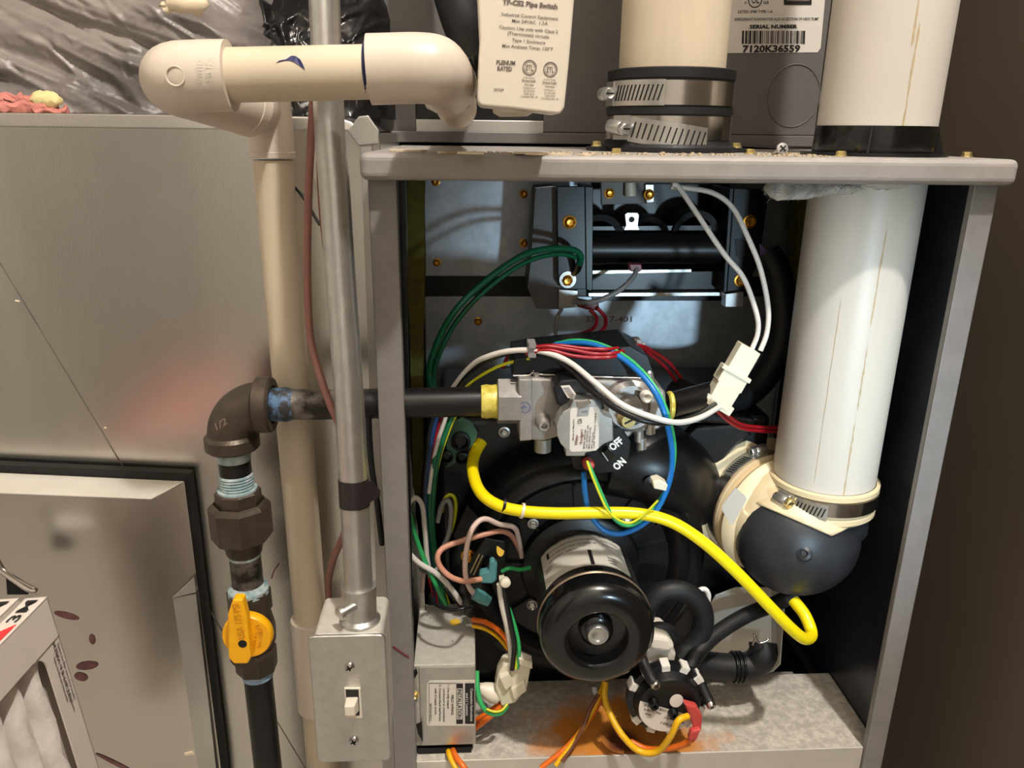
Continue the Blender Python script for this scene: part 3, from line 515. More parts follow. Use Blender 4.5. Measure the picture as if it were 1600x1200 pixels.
build(MB().hexp((xg, Yg, zz(800)), (xg, Yg, zz(765)), 36*k, ph=.3, n=8), 'union_end', 'iron', gl)
un = build(MB().lathe((xg, Yg, zz(840)), (0, 0, 1), [(24*k, 0), (44*k, 0), (49*k, .002), (49*k, zz(790)-zz(840)), (45*k, zz(785)-zz(840)), (40*k, zz(783)-zz(840)), (39*k, zz(790)-zz(840))], 8, smooth=False, ph=.25), 'union_nut', 'iron', gl, 'large eight-sided union nut')
build(MB().lathe((xg, Yg, zz(866)), (0, 0, 1), [(25*k, 0), (29*k, .003), (33*k, zz(838)-zz(866))], 28), 'union_tail', 'iron', gl)
gcyl('nipple', 846, 925, 25.5, 'scuff', 'scuffed nipple between union and shutoff valve'); gcyl('pipe_sealant', 850, 868, 26.2, 'teal')
b = MB().lathe((xg, Yg, zz(925)), (0, 0, 1), [(34*k, 0), (33*k, .004), (28*k, .006), (26*k, .008)], 24); build(b, 'pipe_sealant', 'teal', gl, 'pale sealant above the valve')
vb = build(MB().lathe((xg, Yg, 0), (0, 0, 1), [(25*k, zz(1045)), (35*k, zz(1043)), (36.5*k, zz(1015)), (33*k, zz(1010))], 8, smooth=False, ph=.4).lathe((xg, Yg, 0), (0, 0, 1), [(30*k, zz(1012)), (37*k, zz(1000)), (38*k, zz(980)), (34*k, zz(962)), (31*k, zz(952))], 28).hexp((xg, Yg, zz(953)), (xg, Yg, zz(920)), 36*k, n=8, ph=.2), 'valve_body', 'iron', gl)
build(MB().cyl((xg, Yg-.034, zz(985)), (xg, Yg, zz(985)), .008, 18), 'valve_stem', 'iron', vb)
G['ltblue'] = mat('blue_thread_tape', (150, 178, 206), .5, 0, .1, 200); gcyl('tape_ring', 1042, 1055, 26.5, 'ltblue', 'pale blue tape ring')
build(MB().cyl((xg, Yg, -.93), (xg, Yg, zz(1050)), 24.5*k, 28), 'pipe', 'bpipe', gl)
Yl = -.028; dz = P(388, 990, Yl); u = S(388, 990, Yl)
lv = MB().lathe(dz, (0, -1, 0), [(0, -.004), (35*u, -.004), (38.5*u, -.002), (38.5*u, .003), (36*u, .0045), (0, .0045)], 40)
lever = build(lv, 'valve_lever', 'yellow', gl, 'yellow quarter-turn lever', bevel=0)
b = MB().prism(pp([(362, 1016), (361, 950), (369, 926), (384, 926), (391, 955), (397, 1016), (392, 1026), (370, 1026)], Yl-.0045), (0, -.0085, 0)); build(b, 'lever_bar', 'yellow', lever, bevel=.0015, seg=3)
b = MB().lathe(P(379, 1006, Yl-.0131), (0, -1, 0), [(0, 0), (6.6*u, 0), (6.6*u, .0002), (0, .0002)], 20, sx=1); build(b, 'lever_hole', 'dark', lever)
b = MB(); G['yel2'] = mat('raised_yellow', (210, 142, 8), .4); putp(b, 'USA 175 PSI', (383, 998), (373, 944), 11, Yl-.0134); putp(b, '1/2', (399, 978), (405, 992), 7, Yl-.005); putp(b, 'CGA 9.1', (398, 1016), (403, 990), 5, Yl-.005); putp(b, '5G 125', (407, 1012), (411, 988), 5, Yl-.005); build(b, 'cast_lettering', 'yel2', lever)
# ================================================================ galvanized duct
Yd = .085
zd = P(200, 178, Yd).z; xd = P(592, 205, Yd).x
du = thing('return_duct', (-.3, .35, -.95), 'large galvanized sheet metal return duct beside the furnace', 'duct')
zc_ = P(200, 201, Yd).z
p1, p2 = P(-40, 345, Yd), P(200, 742, Yd)
def on(p, d): return V((p.x, Yd-d, p.z))
xl_ = -.62; b = MB()
# front sheet in two planes meeting at the diagonal cross-break, the crease slightly sunk
TL, TR, BR, BL = V((xl_, Yd, zc_)), V((xd, Yd, zc_)), V((xd, Yd, -.95)), V((xl_, Yd, -.95))
e1 = p1+(p1-p2)*((zc_-p1.z)/(p1.z-p2.z)); e2 = p1+(p2-p1)*((-.93-p1.z)/(p2.z-p1.z))
nrm = (p2-p1).normalized(); side = V((-nrm.z, 0, nrm.x)); gw = .0007
f1a, f2a, f1b, f2b = e1+side*gw, e2+side*gw, e1-side*gw, e2-side*gw; sk = V((0, .0018, 0))
aa, bb = (f1a, f2a), (f1b, f2b)
if aa[0].x < bb[0].x: aa, bb = bb, aa
b.add([aa[0], TR, BR, V((e2.x+.001, Yd, -.95)), aa[1]], [[0, 4, 3, 2, 1]]); b.add([TL, bb[0], bb[1], V((e2.x-.001, Yd, -.95)), BL], [[0, 4, 3, 2, 1]])
b.add([f1a, f2a, e2+sk, e1+sk, f1b, f2b], [[0, 1, 2, 3], [3, 2, 5, 4]])
b.box((xl_, Yd+.004, -.95), (xd-.001, .62, zc_-.001)); b.add([TL, TR, V((xd, Yd+.0035, zc_+.001)), V((xl_, Yd+.0035, zc_+.001))], [[0, 1, 2, 3]])
build(b, 'duct_sheet', 'duct', du)
xe_ = P(378, 185, Yd).x
build(MB().prism([V((xl_, Yd+.0004, zc_)), V((xd-.012, Yd+.0004, zc_)), V((xd-.02, Yd+.002, zd-.003)), V((xd-.03, Yd+.002, zd)), V((xl_, Yd+.002, zd))], (0, .5, 0)), 'top_fold', 'duct', du, bevel=.0012)
build(MB().prism([P(543, 205, Yd-.004), P(560, 182, Yd-.004), P(575, 180, Yd-.004), P(592, 204, Yd-.004), P(590, 225, Yd-.004), P(560, 228, Yd-.004)], (0, .003, 0)), 'corner_flap', 'galv', du, 'bent corner flap of the duct', bevel=.0008)
build(MB().prism([P(563, 220, Yd-.003), P(580, 214, Yd-.003), P(640, 1200, Yd-.003), P(598, 1200, Yd-.003)], (0, .002, 0)), 'standing_seam', 'galv', du, bevel=.0006)
build(MB().tube([P(24, 470, Yd), P(31, 471, Yd)], .0008, 6, 1).tube([P(163, 668, Yd), P(166, 669, Yd)], .0006, 6, 1), 'paint_fleck', 'flake', du)
b = MB().tube([P(424, 904, Yd-.0005), P(428, 892, Yd-.0005), P(435, 882, Yd-.0005)], .0005, 6, 3); build(b, 'pen_mark', 'maroon', du, 'small dark red pen stroke')
# ---------------------------------------------------------------- filter access door
Yf = .072; G['door'] = mat('door_steel', (216, 212, 206), .26, 1, .04, 9, .05, 500)
fa = thing('filter_door', P(150, 1200, Yf), 'galvanized filter access door with folded flanges on the face of the duct', 'door panel')
pan = [(-60, 736), (288, 752), (345, 1200), (352, 1290), (-60, 1290)]
build(MB().prism(pp(pan, Yf), (0, .0015, 0)), 'door_sheet', 'door', fa)
build(MB().prism([p+V((0, .0018, .001)) for p in pp([(-60, 727), (296, 743), (352, 1200), (358, 1290), (-60, 1290)], Yf)], (0, .008, 0)), 'gap_shade', 'dark', fa, 'dark strip painting the shade in the gap behind the sheet edge')  # black strip stands in for the shade around the sheet
q0, q1 = P(-60, 736, Yf), P(288, 752, Yf); f0, f1 = P(238, 789, Yf-.028), P(-60, 777, Yf-.028)
b = MB().prism([q0, q1, V((f0.x, Yf-.028, q1.z-.001)), V((f1.x-.05, Yf-.028, q0.z-.001))], (0, 0, -.0012)); build(b, 'top_flange', 'galvlit', fa, 'pale flange folded forward along the top', bevel=.0004)  # paler steel for the face turned up to the light
b = MB().prism([P(268, 935, Yf-.006), P(303, 902, Yf-.006), P(306, 926, Yf-.006)], (0, .0015, 0)); b.prism([P(270, 936, Yf-.004), P(306, 928, Yf-.004), P(348, 1290, Yf-.004), P(322, 1290, Yf-.004)], (0, .0012, 0)); build(b, 'side_flange', 'galv', fa, 'folded side flange with a mitred corner', bevel=.0005)
build(MB().prism(pp([(288, 1178), (300, 1175), (303, 1179), (290, 1181)], Yf-.001), (0, .001, 0)).prism(pp([(310, 1176), (319, 1174), (319, 1178), (312, 1180)], Yf-.001), (0, .001, 0)), 'paint_fleck', 'flake', fa)
G['redpatch'] = mat('red_patch', (112, 74, 72), .5, .3, .25, 60)  # flat dark red patches laid on the door sheet
b = MB()
for pts, r_ in (([(88, 958), (105, 957), (120, 966)], .006), ([(140, 999), (148, 999)], .0095), ([(122, 1042), (138, 1040), (150, 1038)], .008), ([(118, 1055), (135, 1060)], .008), ([(155, 1180), (180, 1190), (205, 1205)], .004)):
    n = 14; a, c = P(*pts[0], Yf-.0003), P(*pts[-1], Yf-.0003); m_ = (a+c)/2; d = (c-a)/2; pr = V((-d.z, 0, d.x)).normalized()*r_*.55
    b.add([m_+(d*1.25)*math.cos(6.283*i/n)+pr*math.sin(6.283*i/n)+V((0, -.00005*len(b.f), 0)) for i in range(n)], [list(range(n))])
build(b, 'red_patch', 'redpatch', fa, 'dark red patches')
# ---------------------------------------------------------------- boxed air filters standing in front of it
def filterbox(label, top, bot, fwd, wid, name='air_filter', main=True):
    """top, bot: the rear vertical edge of the face seen; fwd: unit direction towards the viewer along the face; wid: thickness"""
    v = (top-bot).normalized(); f = fwd-v*fwd.dot(v); f.normalize(); n = v.cross(f).normalized()
    if n.x < 0: n = -n
    t = thing(name, bot, label, 'air filter', 'boxed air filters'); H = (top-bot).length+.12; L = .26; o = top-v*H
    def q(a, h, d=0): return o+f*a+v*h+n*d
    fw = .030
    ou = [(0, 0), (L, 0), (L, H), (0, H)]; hole = [(fw*.62, .03)]+[(L-fw, .03), (L-fw, H-fw)]+[(fw*.62+.012+.012*math.cos(math.radians(a)), H-fw-.012+.012*math.sin(math.radians(a))) for a in (90, 112, 135, 158, 180)]
    vv = [q(*p) for p in ou]+[q(*p) for p in hole]; vi = [p-n*.0012 for p in vv]; m_ = len(vv)
    f_ = [[0, 1, 5, 4], [1, 2, 6, 5], [2, 3, 7, 6], [3, 0, 4, 11, 10, 9, 8, 7]]
    b = MB().add(vv+vi, f_+[[i+m_ for i in r][::-1] for r in f_]+[[4+i, 4+(i+1) % 8, m_+4+(i+1) % 8, m_+4+i] for i in range(8)])
    b.prism([q(0, H), q(L, H), q(L, H, -wid), q(0, H, -wid)], v*-.001); b.prism([q(0, 0), q(0, H), q(0, H, -wid), q(0, 0, -wid)], f*.001); b.prism([q(0, 0, -wid), q(L, 0, -wid), q(L, H, -wid), q(0, H, -wid)], n*.001); b.prism([q(L, 0), q(L, H), q(L, H, -wid), q(L, 0, -wid)], f*-.001)
    fr = build(b, 'cardboard_frame', 'kraft', t)
    if main:
        b = MB(); nz = 11; k_ = 24; rn = random.Random(2)
        for i in range(nz):
            for j in range(k_+1):
                h = .01+(H-.035)*j/k_
                for s_ in range(4): a = .012+(L-.03)*(i+s_/4)/nz; b.v.append(q(a+.0018*math.sin(j*1.3+i), h+.002*math.sin(i*2+s_), -.004-.013*[1, .35, 0, .4][s_]+rn.uniform(-.0012, .0012)))
        C_ = 4*nz; vs = b.v; b2 = MB(); grid = [[vs[i//4*(k_+1)*4+j*4+i % 4] for i in range(C_)] for j in range(k_+1)]
        b2.add([p for r in grid for p in r], [[j*C_+i, j*C_+i+1, (j+1)*C_+i+1, (j+1)*C_+i] for j in range(k_) for i in range(C_-1)], True); build(b2, 'pleated_media', 'media', t)
        pb = MB(); put(pb, 'MERV 13 FILTER', q(.006, H-.030, .0003), -v*.05, -f*-.003)
        for i, ln in enumerate((.046, .050, .036)): put(pb, 'Replace the filter every three months', q(.0045+.0036*i, H-.034-.003*i, .0003), -v*ln, -f*.0022)
        build(pb, 'printed_text', 'gprint', fr)
        gm = MB().prism([q(0, H-fw*1.02, .0002), q(0, H-fw*1.0, .0002), q(fw*.9, H-fw*1.0, .0002), q(fw*.9, H-fw*1.02, .0002)], n*.0002); build(gm, 'fold_line', 'gprint', fr)
    tp = V((0, 0, .0004)); pb = MB()
    pb.add([q(.030, H, -.002)+v*.0004, q(L, H, -.002)+v*.0004, q(L, H, -wid+.002)+v*.0004, q(.042, H, -wid+.002)+v*.0004], [[0, 1, 2, 3]]); build(pb, 'red_panel', 'redp', fr, 'red printed panel')
    pb = MB(); put(pb, '3M', q(.028, H, -wid*.25)+v*.0005, -f*.024, -n*wid*.5); build(pb, 'printed_logo', 'print', fr)
    return t
top, bot = P(74, 932, -.05), P(155, 1200, -.05); fwd = (PZ(0, 1007, top.z)-top).normalized()
filterbox('boxed pleated air filter with open face, red and white carton top, standing by the duct', top, bot, fwd, .015)
off = P(30, 934, -.05)-P(74, 932, -.05)
filterbox('boxed air filter tucked behind the open-faced one, only its carton top showing', top+off+V((0, 0, .0)), bot+off, fwd, .016, main=False)
off2 = P(22, 914, -.03)-P(74, 932, -.05)+V((-.012, 0, 0)); o3 = filterbox('third boxed air filter standing a little taller behind the other two', top+off2-V((.014, 0, 0)), bot+off2-V((.014, 0, 0)), fwd, .02, main=False)
sl = thing('latch_spring', P(30, 905, .03), 'bent shiny wire latch with a dark clip hanging over the filter door', 'latch')
build(MB().tube([P(-10, 862, .035), P(4, 888, .035), P(20, 903, .03), P(46, 916, .025), P(56, 922, .02)], .0017, 10).tube([P(2, 893, .03), P(20, 906, .025), P(44, 922, .02), P(56, 924, .02)], .0017, 10), 'latch_wire', 'steel', sl); build(MB().prism(pp([(8, 900), (40, 918), (44, 930), (10, 930)], .034), (0, .006, 0)), 'latch_clip', 'blackm', sl, bevel=.001)
# ================================================================ crumpled plastic over the duct
from mathutils import noise
def film(name, label, px0, px1, Yb, hgt, m, sd, fn, nx=260, nz=90):
    x0, x1 = P(px0, 100, Yb).x, P(px1, 100, Yb).x; z0 = zd+.0008; vv = []
    for j in range(nz+1):
        for i in range(nx+1): X = x0+(x1-x0)*i/nx; Z = hgt*j/nz; e = (2*i/nx-1)**6*.07+9*max(0, Z-.05)**2*(1.2+noise.noise(V((X*9, 2, 3)))); vv.append(V((X, Yb+fn(X, Z)+e, z0+Z*(1-.35*abs(noise.noise(V((X*7+4, 1, 1))))*(j/nz)**2))))
    o = build(MB().add(vv, [[j*(nx+1)+i, j*(nx+1)+i+1, (j+1)*(nx+1)+i+1, (j+1)*(nx+1)+i] for j in range(nz) for i in range(nx)], True), name, m, None, label, 'plastic bag')
    sm = o.modifiers.new('solid', 'SOLIDIFY'); sm.thickness = .0006; return o
def rdg(x): return 1-abs(noise.noise(x))*2
def fac(x, k=1.0):      # facets: a tilted plane per cell, running out to nothing along the creases
    d, p = noise.voronoi(x); c = p[0]; g = noise.noise_vector(c*7.31+V((1.7, 9.2, 4.1)))*1.6; return (x-c).dot(g)*min(1, (d[1]-d[0])*5)+.12*min(1, (d[1]-d[0])*8)
def f1(X, Z):
    w_ = noise.noise(V((X*6, Z*10, 1.3)))*.3
    return .22*Z-.010*rdg(V((X*4+Z*9+w_, Z*18+X*7+w_, 2.2)))+.020*fac(V((X*6+Z*12+w_, Z*26+X*10, 4.1)))+.010*fac(V((X*14-Z*6, Z*44+X*30+w_, 8.8)))+.0030*fac(V((X*34, Z*90+X*50, 2.8)))+.0008*fac(V((X*110, Z*220-X*90, 6.8)))
def f2(X, Z):
    w_ = noise.noise(V((X*20, Z*20, 9)))*.5
    return .12*Z+.020*fac(V((X*14-Z*12+w_, Z*14+X*10, 6.2)))+.010*fac(V((X*36+Z*26+w_, Z*40-X*20, 3.7)))+.003*fac(V((X*90, Z*90, 5)))
film('plastic_sheet', 'crumpled translucent grey plastic film bunched along the top of the duct', -190, 420, .15, .15, 'bag', 1, f1)
film('black_bag', 'glossy black plastic bag bulging behind the white drain pipe and the conduit', 300, 602, .19, .17, 'bagblack', 2, f2)
b = MB(); b.ball(P(36, 166, .115), .015, 28, sz=(1.7, .6, .42)); b.ball(P(4, 170, .11), .012, 24, sz=(1.6, .6, .5)); b.ball(P(74, 173, .112), .010, 24, sz=(1.6, .5, .35))
for p in b.v: q = p.copy(); p += V((.003*noise.noise(q*180+V((5, 0, 0))), -.004*noise.noise(q*260), .005*noise.noise(q*170)+.003*noise.noise(q*420)))
iw = thing('insulation_scrap', P(30, 176, .115), 'torn scrap of pink and yellow insulation wool lying on the duct edge', 'insulation'); build(b, 'pink_wool', 'pinkf', iw)
b = MB().ball(P(72, 156, .112), .0075, 24, sz=(1.6, .7, .75))
for p in b.v: p += V((0, 0, .003*noise.noise(p*260)))
build(b, 'yellow_wool', 'yelf', iw)
b = MB().ball(P(292, 6, .1), .012, 12, sz=(1.3, .5, .6)).ball(P(268, 8, .1), .006, 8, sz=(1.6, .5, .5)).tube([P(258, 18, .1), P(270, 6, .1), P(285, 2, .1)], .0025, 6)
for p in b.v: p += V((0, 0, .004*noise.noise(p*230)))
build(b, 'foam_scrap', 'flake', None, 'cream lump of hardened foam stuck in the dark plastic sheet', 'foam')
# brown cables hanging between the drain line and the conduit
wire('control_cable', 'brown jacketed cable hanging between the drain line and the conduit, its thicker run', [(490, 150, .02), (487, 200, .02), (482, 300, .02), (480, 420, .018), (484, 520, .01), (498, 580, .0), (515, 630, -.012), (545, 700, -.02), (556, 780, -.02), (540, 830, -.015), (522, 870, .0), (513, 910, .01), (515, 950, .012)], 6.2, 'cable', 'cable', n=10)
wire('control_cable', 'thin dark brown cable crossing behind the conduit', [(496, 250, .03), (500, 330, .03), (510, 420, .03), (520, 520, .03)], 2.2, 'wbrown', 'cable')
wire('antenna_wire', 'thin black wire slanting behind the brown cables', [(455, 285, .06), (475, 310, .05), (500, 352, .045)], 2.6, 'wblack')
wire('power_cord', 'flat black cord hanging in the gap between the conduit and the furnace post', [(575, 640, .01), (578, 700, .008), (582, 740, .006), (590, 790, .01), (597, 850, .02)], 5, 'wblack', 'cable')
# ================================================================ burner assembly
Yb = .17
bu = thing('burner_assembly', P(1030, 460, Yb), 'black gas burner assembly with brass screws at the top of the open cabinet', 'burner')
def plate(nm, pix, Y, d, m, par, lab=None, bevel=.0005): return build(MB().prism(pp(pix, Y), (0, d, 0)), nm, m, par, lab, bevel=bevel)
b = MB().prism(pp([(870, 291), (914, 291), (916, 452), (880, 452), (872, 440)], Yb), (0, .003, 0)).prism(pp([(914, 291), (927, 292), (926, 457), (916, 452)], Yb+.002), (0, .05, 0)); build(b, 'bracket', 'blackm', bu, bevel=.0006)
b = MB().prism(pp([(1147, 294), (1190, 296), (1200, 312), (1188, 400), (1168, 452), (1136, 456)], Yb), (0, .003, 0)).prism(pp([(1140, 294), (1147, 294), (1137, 456), (1130, 458)], Yb+.002), (0, .05, 0)); build(b, 'bracket', 'blackm', bu, bevel=.0006)
plate('side_housing', [(836, 300), (838, 293), (868, 291), (874, 297), (886, 450), (880, 484), (838, 482), (824, 450), (830, 400)], Yb+.012, .04, 'cabdark', bu)
build(MB().tube([P(836, 294, Yb+.01), P(866, 291, Yb+.01), P(873, 297, Yb+.01), P(912, 297, Yb+.006)], .0007, 6, 2), 'housing_edge', 'zinc', bu)
plate('foot', [(873, 452), (903, 454), (904, 480), (873, 483)], Yb+.004, .012, 'zinc', bu); plate('foot', [(1134, 459), (1162, 456), (1161, 480), (1133, 480)], Yb+.004, .012, 'zinc', bu)
r_ = 24*S(1030, 388, Yb+.02); build(MB().cyl(P(905, 388, Yb+.022), P(1150, 388, Yb+.022), r_, 28), 'manifold_pipe', 'black', bu)
build(MB().prism(pp([(922, 360), (1140, 360), (1140, 352), (922, 354)], Yb+.03), (0, .03, 0)), 'shield', 'blackm', bu)
b = MB().prism(pp([(922, 426), (1136, 424), (1134, 457), (922, 458)], Yb+.03), (0, .003, 0)); sh = build(b, 'lower_shelf', 'blackm', bu)
build(MB().prism(pp([(920, 458), (1134, 457), (1134, 462), (920, 463)], Yb+.018), (0, .015, 0)), 'shelf_lip', 'zinc', bu, 'bright lower lip of the shelf'); build(MB().prism(pp([(922, 423), (1080, 421), (1080, 425), (922, 428)], Yb+.028), (0, .006, 0)), 'shelf_rib', 'zinc', bu)
for cx, cy, rx in ((936, 374, 40), (1086, 366, 38), (1012, 372, 34)):
    u = S(cx, cy, .2); c = P(cx, cy, .2); build(MB().lathe(c, (0, -1, 0), [(rx*u*.95, -.05), (rx*u, -.004), (rx*u*1.02, 0), (rx*u*.97, .003), (rx*u*.72, .001), (rx*u*.66, -.012), (rx*u*.6, -.045), (0, -.045)], 36), 'burner_tube', 'rubber' if cx != 1012 else 'blackm', bu)
plate('upper_bracket', [(939, 284), (1010, 284), (1012, 318), (940, 320)], .19, .004, 'cabdark', bu); plate('upper_tab', [(1008, 288), (1022, 288), (1022, 316), (1010, 318)], .186, .003, 'zinc', bu)
build(MB().cyl(P(985, 285, .186), P(985, 306, .186), 9*S(985, 300, .186), 16), 'igniter_bush', 'nylon', bu)
ig = plate('sensor_tab', [(976, 335), (980, 332), (996, 332), (999, 336), (997, 352), (1000, 360), (974, 360), (978, 352)], .186, .002, 'zinc', bu); build(disc(MB(), P(987, 343, .1857), .0026, (0, -1, 0)), 'tab_hole', 'dark', ig)
plate('rear_shield', [(925, 286), (1140, 288), (1138, 470), (925, 470)], .245, .003, 'blackm', bu)
screws(bu, [P(890, 347, Yb), P(886, 438, Yb), P(1171, 346, Yb), P(1157, 438, Yb)], (0, -1, 0), .0046)
screws(bu, [P(952, 302, .19), P(1014, 304, .186)], (0, -1, 0), .0036)
plate('bracket_hole', [(1148, 374), (1164, 372), (1164, 398), (1156, 404), (1150, 400)], Yb-.0004, .0003, 'dark', bu, bevel=0)
plate('paint_patch', [(1187, 380), (1206, 400), (1212, 408), (1203, 404), (1188, 402)], Yb-.001, .0008, 'purple', bu, 'torn purple patch', bevel=0)
# large black tube sweeping down the side of the burner
build(MB().tube([P(1196, 395, .17), P(1212, 420, .165), P(1222, 470, .16), P(1220, 530, .15), P(1200, 580, .14), P(1165, 615, .13), P(1110, 630, .11), P(1060, 615, .08)], .0125, 16, 8), 'vent_hose', 'rubber', None, 'thick black hose curving down from the burner towards the gas valve outlet', 'hose')
# ================================================================ gas valve
Yv_ = .006
gv = thing('gas_valve', P(925, 690, .02), 'cast metal gas valve with off and on lettering and a white label', 'gas valve')
body = plate('valve_body', [(826, 590), (1018, 596), (1040, 612), (1044, 655), (1030, 672), (990, 676), (985, 684), (870, 684), (848, 690), (826, 688)], Yv_, .045, 'cast', gv, bevel=.002)
plate('inlet_flange', [(810, 592), (832, 592), (832, 688), (812, 690)], Yv_-.004, .05, 'cast', gv, bevel=.001)
zc = P(795, 627, .016).z; build(MB().lathe((P(777, 627, .016).x, .016, zc), (1, 0, 0), [(.011, 0), (.0165, 0), (.0172, .0006), (.0172, P(812, 627, .016).x-P(777, 627, .016).x)], 6, smooth=False, ph=.55), 'inlet_hex', 'cast', gv)
build(MB().lathe((P(751, 628, .016).x, .016, zc), (1, 0, 0), [(.0104, 0), (.0118, .0005), (.0124, .004), (.0119, .008), (.0126, .0115), (.0118, .0135)], 28), 'seal_tape', 'ytape', gv, 'yellow thread tape')
plate('top_cover', [(800, 588), (804, 562), (838, 556), (985, 541), (1012, 556), (1022, 584), (1018, 592), (836, 590), (834, 586)], Yv_+.004, .05, 'blackm', gv, 'black cover plate')
build(MB().tube([P(802, 587, Yv_+.002), P(828, 586, Yv_+.002), P(834, 579, Yv_+.002), P(846, 585, Yv_+.002), P(1005, 591, Yv_+.002)], .0007, 6, 2), 'cover_edge', 'steel', gv)
for px, py, r0 in ((838, 600, 10), (1013, 598, 8)):
    u = S(px, py, 0); p = P(px, py, .012); build(MB().cyl(p+V((0, 0, -.006)), p+V((0, 0, .006)), r0*u, 16).lathe(p+V((0, 0, .006)), (0, 0, 1), [(.003, 0), (.0032, .002), (.002, .0036), (0, .004)], 14), 'corner_post', 'zinc', gv)
u = S(985, 630, 0); c = P(984, 632, Yv_)
build(MB().lathe(c, (0, -1, 0), [(44*u, 0), (43*u, .004), (36*u, .007), (30*u, .007), (28*u, .003), (20*u, .003), (18*u, .008), (0, .008)], 36), 'regulator_boss', 'cast', gv)
build(MB().lathe(P(1008, 617, Yv_-.006), (0, -1, 0), [(9*u, 0), (9.5*u, .006), (7*u, .0075), (4*u, .006), (0, .006)], 20), 'white_cap', 'white', gv, 'small white plastic cap')
bp_ = build(MB().lathe(P(977, 652, Yv_-.004), (.1, -1, 0), [(14*u, 0), (14*u, .006), (11*u, .0085), (0, .0085)], 24), 'brass_plug', 'yzinc', gv, 'brass adjustment plug'); q = P(977, 652, Yv_-.004)+V((.1, -1, 0)).normalized()*.0086; build(MB().obox(q, V((.0038, 0, .002)), V((-.0004, 0, .0006)), V((0, .0002, 0))), 'plug_slot', 'dark', bp_)
for px, py, r0, d in ((848, 657, 10, .010), (872, 662, 6, .006)):
    pt = build(MB().lathe(P(px, py, Yv_), (0, -1, 0), [(r0*1.3*u, 0), (r0*u, d), (r0*.8*u, d+.002), (r0*.5*u, d+.002), (r0*.45*u, d-.002), (0, d-.002)], 20), 'pressure_port', 'cast', gv)
build(MB().cyl(P(848, 704, .02), P(848, 684, .02), 14*u, 18), 'bottom_plug', 'cast', gv)
for px, py in ((1016, 668), (998, 680), (1002, 692)): build(MB().cyl(P(px, py+9, .006), P(px, py-8, .006), 8*u, 14), 'side_boss', 'zinc', gv)
build(MB().lathe(P(1042, 634, .02), (1, 0, 0), [(.009, 0), (.0108, .001), (.0108, .003), (.0098, .004)], 24), 'outlet_ring', 'ytape', gv); build(MB().cyl(P(1044, 634, .02), P(1125, 612, .05), .0095, 22), 'outlet_pipe', 'bpipe', gv)
plate('solenoid_coil', [(864, 606), (876, 594), (905, 592), (925, 602), (940, 622), (946, 640), (884, 640), (870, 632)], -.012, .02, 'black', gv, bevel=.0015)
plate('barcode_sticker', [(876, 603), (890, 602), (903, 620), (887, 622)], -.0126, .0004, 'label', gv, bevel=0)
b = MB()
for i in range(6): flat(b, [(879+i*1.9, 606+i*2.4), (889+i*1.9, 605.4+i*2.4), (889.5+i*1.9, 606.6+i*2.4), (879.5+i*1.9, 607.2+i*2.4)], -.0128)
build(b, 'barcode', 'gprint', gv)
sp = plate('switch_plate', [(892, 715), (930, 700), (956, 670), (974, 672), (986, 692), (984, 717), (962, 738), (937, 741), (897, 733)], -.006, .014, 'black', gv, bevel=.001)
b = MB(); putp(b, '*OFF', (957.5, 705), (975, 690.5), 12.5, -.0064); putp(b, '*ON', (964, 735.5), (979, 722), 12.5, -.0064); build(b, 'printed_text', 'wprint', sp, 'white off and on lettering')
plate('toggle', [(942, 709), (951, 701), (962, 714), (953, 721)], -.013, .007, 'gloss', sp); build(MB().tube([P(941, 707, -.0132), P(950, 720, -.0132)], .0004, 5, 1), 'toggle_mark', 'wprint', sp)
cap = plate('solenoid_cap', [(896, 625), (928, 624), (934, 634), (944, 648), (958, 654), (959, 688), (944, 694), (932, 704), (915, 708), (914, 713), (884, 713), (884, 702), (876, 694), (870, 680), (869, 664), (873, 652), (880, 643), (890, 638)], -.024, .012, 'zinc', gv, 'dull metal solenoid cover', bevel=.0008)
la = build(MB().prism([P(x, y, -.0243) for x, y in ((894, 638), (934, 636), (937, 640), (935, 700), (931, 704), (893, 706), (890, 702), (891, 642))], (0, .0003, 0)), 'label', 'label', gv, 'white printed label')
plate('cap_clip', [(900, 627), (920, 624), (924, 630), (904, 640)], -.0255, .001, 'steel', gv); plate('label_tab', [(903, 640), (922, 634), (919, 649), (901, 650)], -.0247, .0003, 'zinc', la, bevel=0)
Yt = -.0249; b = MB()
for t, x0, y0, x1, y1, h in (('Made in Mexico', 896.5, 688, 897.5, 655, 2.3), ('CSA', 909, 662, 909.4, 654, 7), ('MODEL 36H32-406', 913.5, 701, 916, 671, 2.6), ('24V 50/60HZ .6A', 917.5, 701, 920, 664, 2.6), ('MAX PRESS 1/2 PSI', 921.5, 701, 924, 668, 2.6), ('NAT. GAS 3.5 IN', 925.5, 701, 928, 676, 2.6), ('USE 90 DEG WIRE', 929, 700, 932, 645, 2.2), ('WCR', 909, 645.5, 918, 644, 3)): putp(b, t, (x0, y0), (x1, y1), h, Yt)
build(b, 'printed_text', 'print', la); b = MB(); putp(b, 'White-', (902.5, 696), (903.5, 679), 5, Yt); putp(b, 'Rodgers', (910, 693), (911, 671), 4.6, Yt); build(b, 'printed_name', 'maroon', la)
b = ringf(MB(), P(820, 637, Yv_-.0043), 8*u, 9*u, (0, -1, 0)); putp(b, 'HL', (816, 640), (824, 636), 6, Yv_-.0043); build(b, 'ink_stamp', 'blprint', gv, 'round blue ink stamp')
build(MB().lathe(P(918, 722, -.008), (0, -1, .15), [(9*u, 0), (9.5*u, .006), (7*u, .010), (4*u, .0105), (0, .0105)], 16), 'red_grommet', 'redterm', gv, 'red plug where the striped wire leaves')
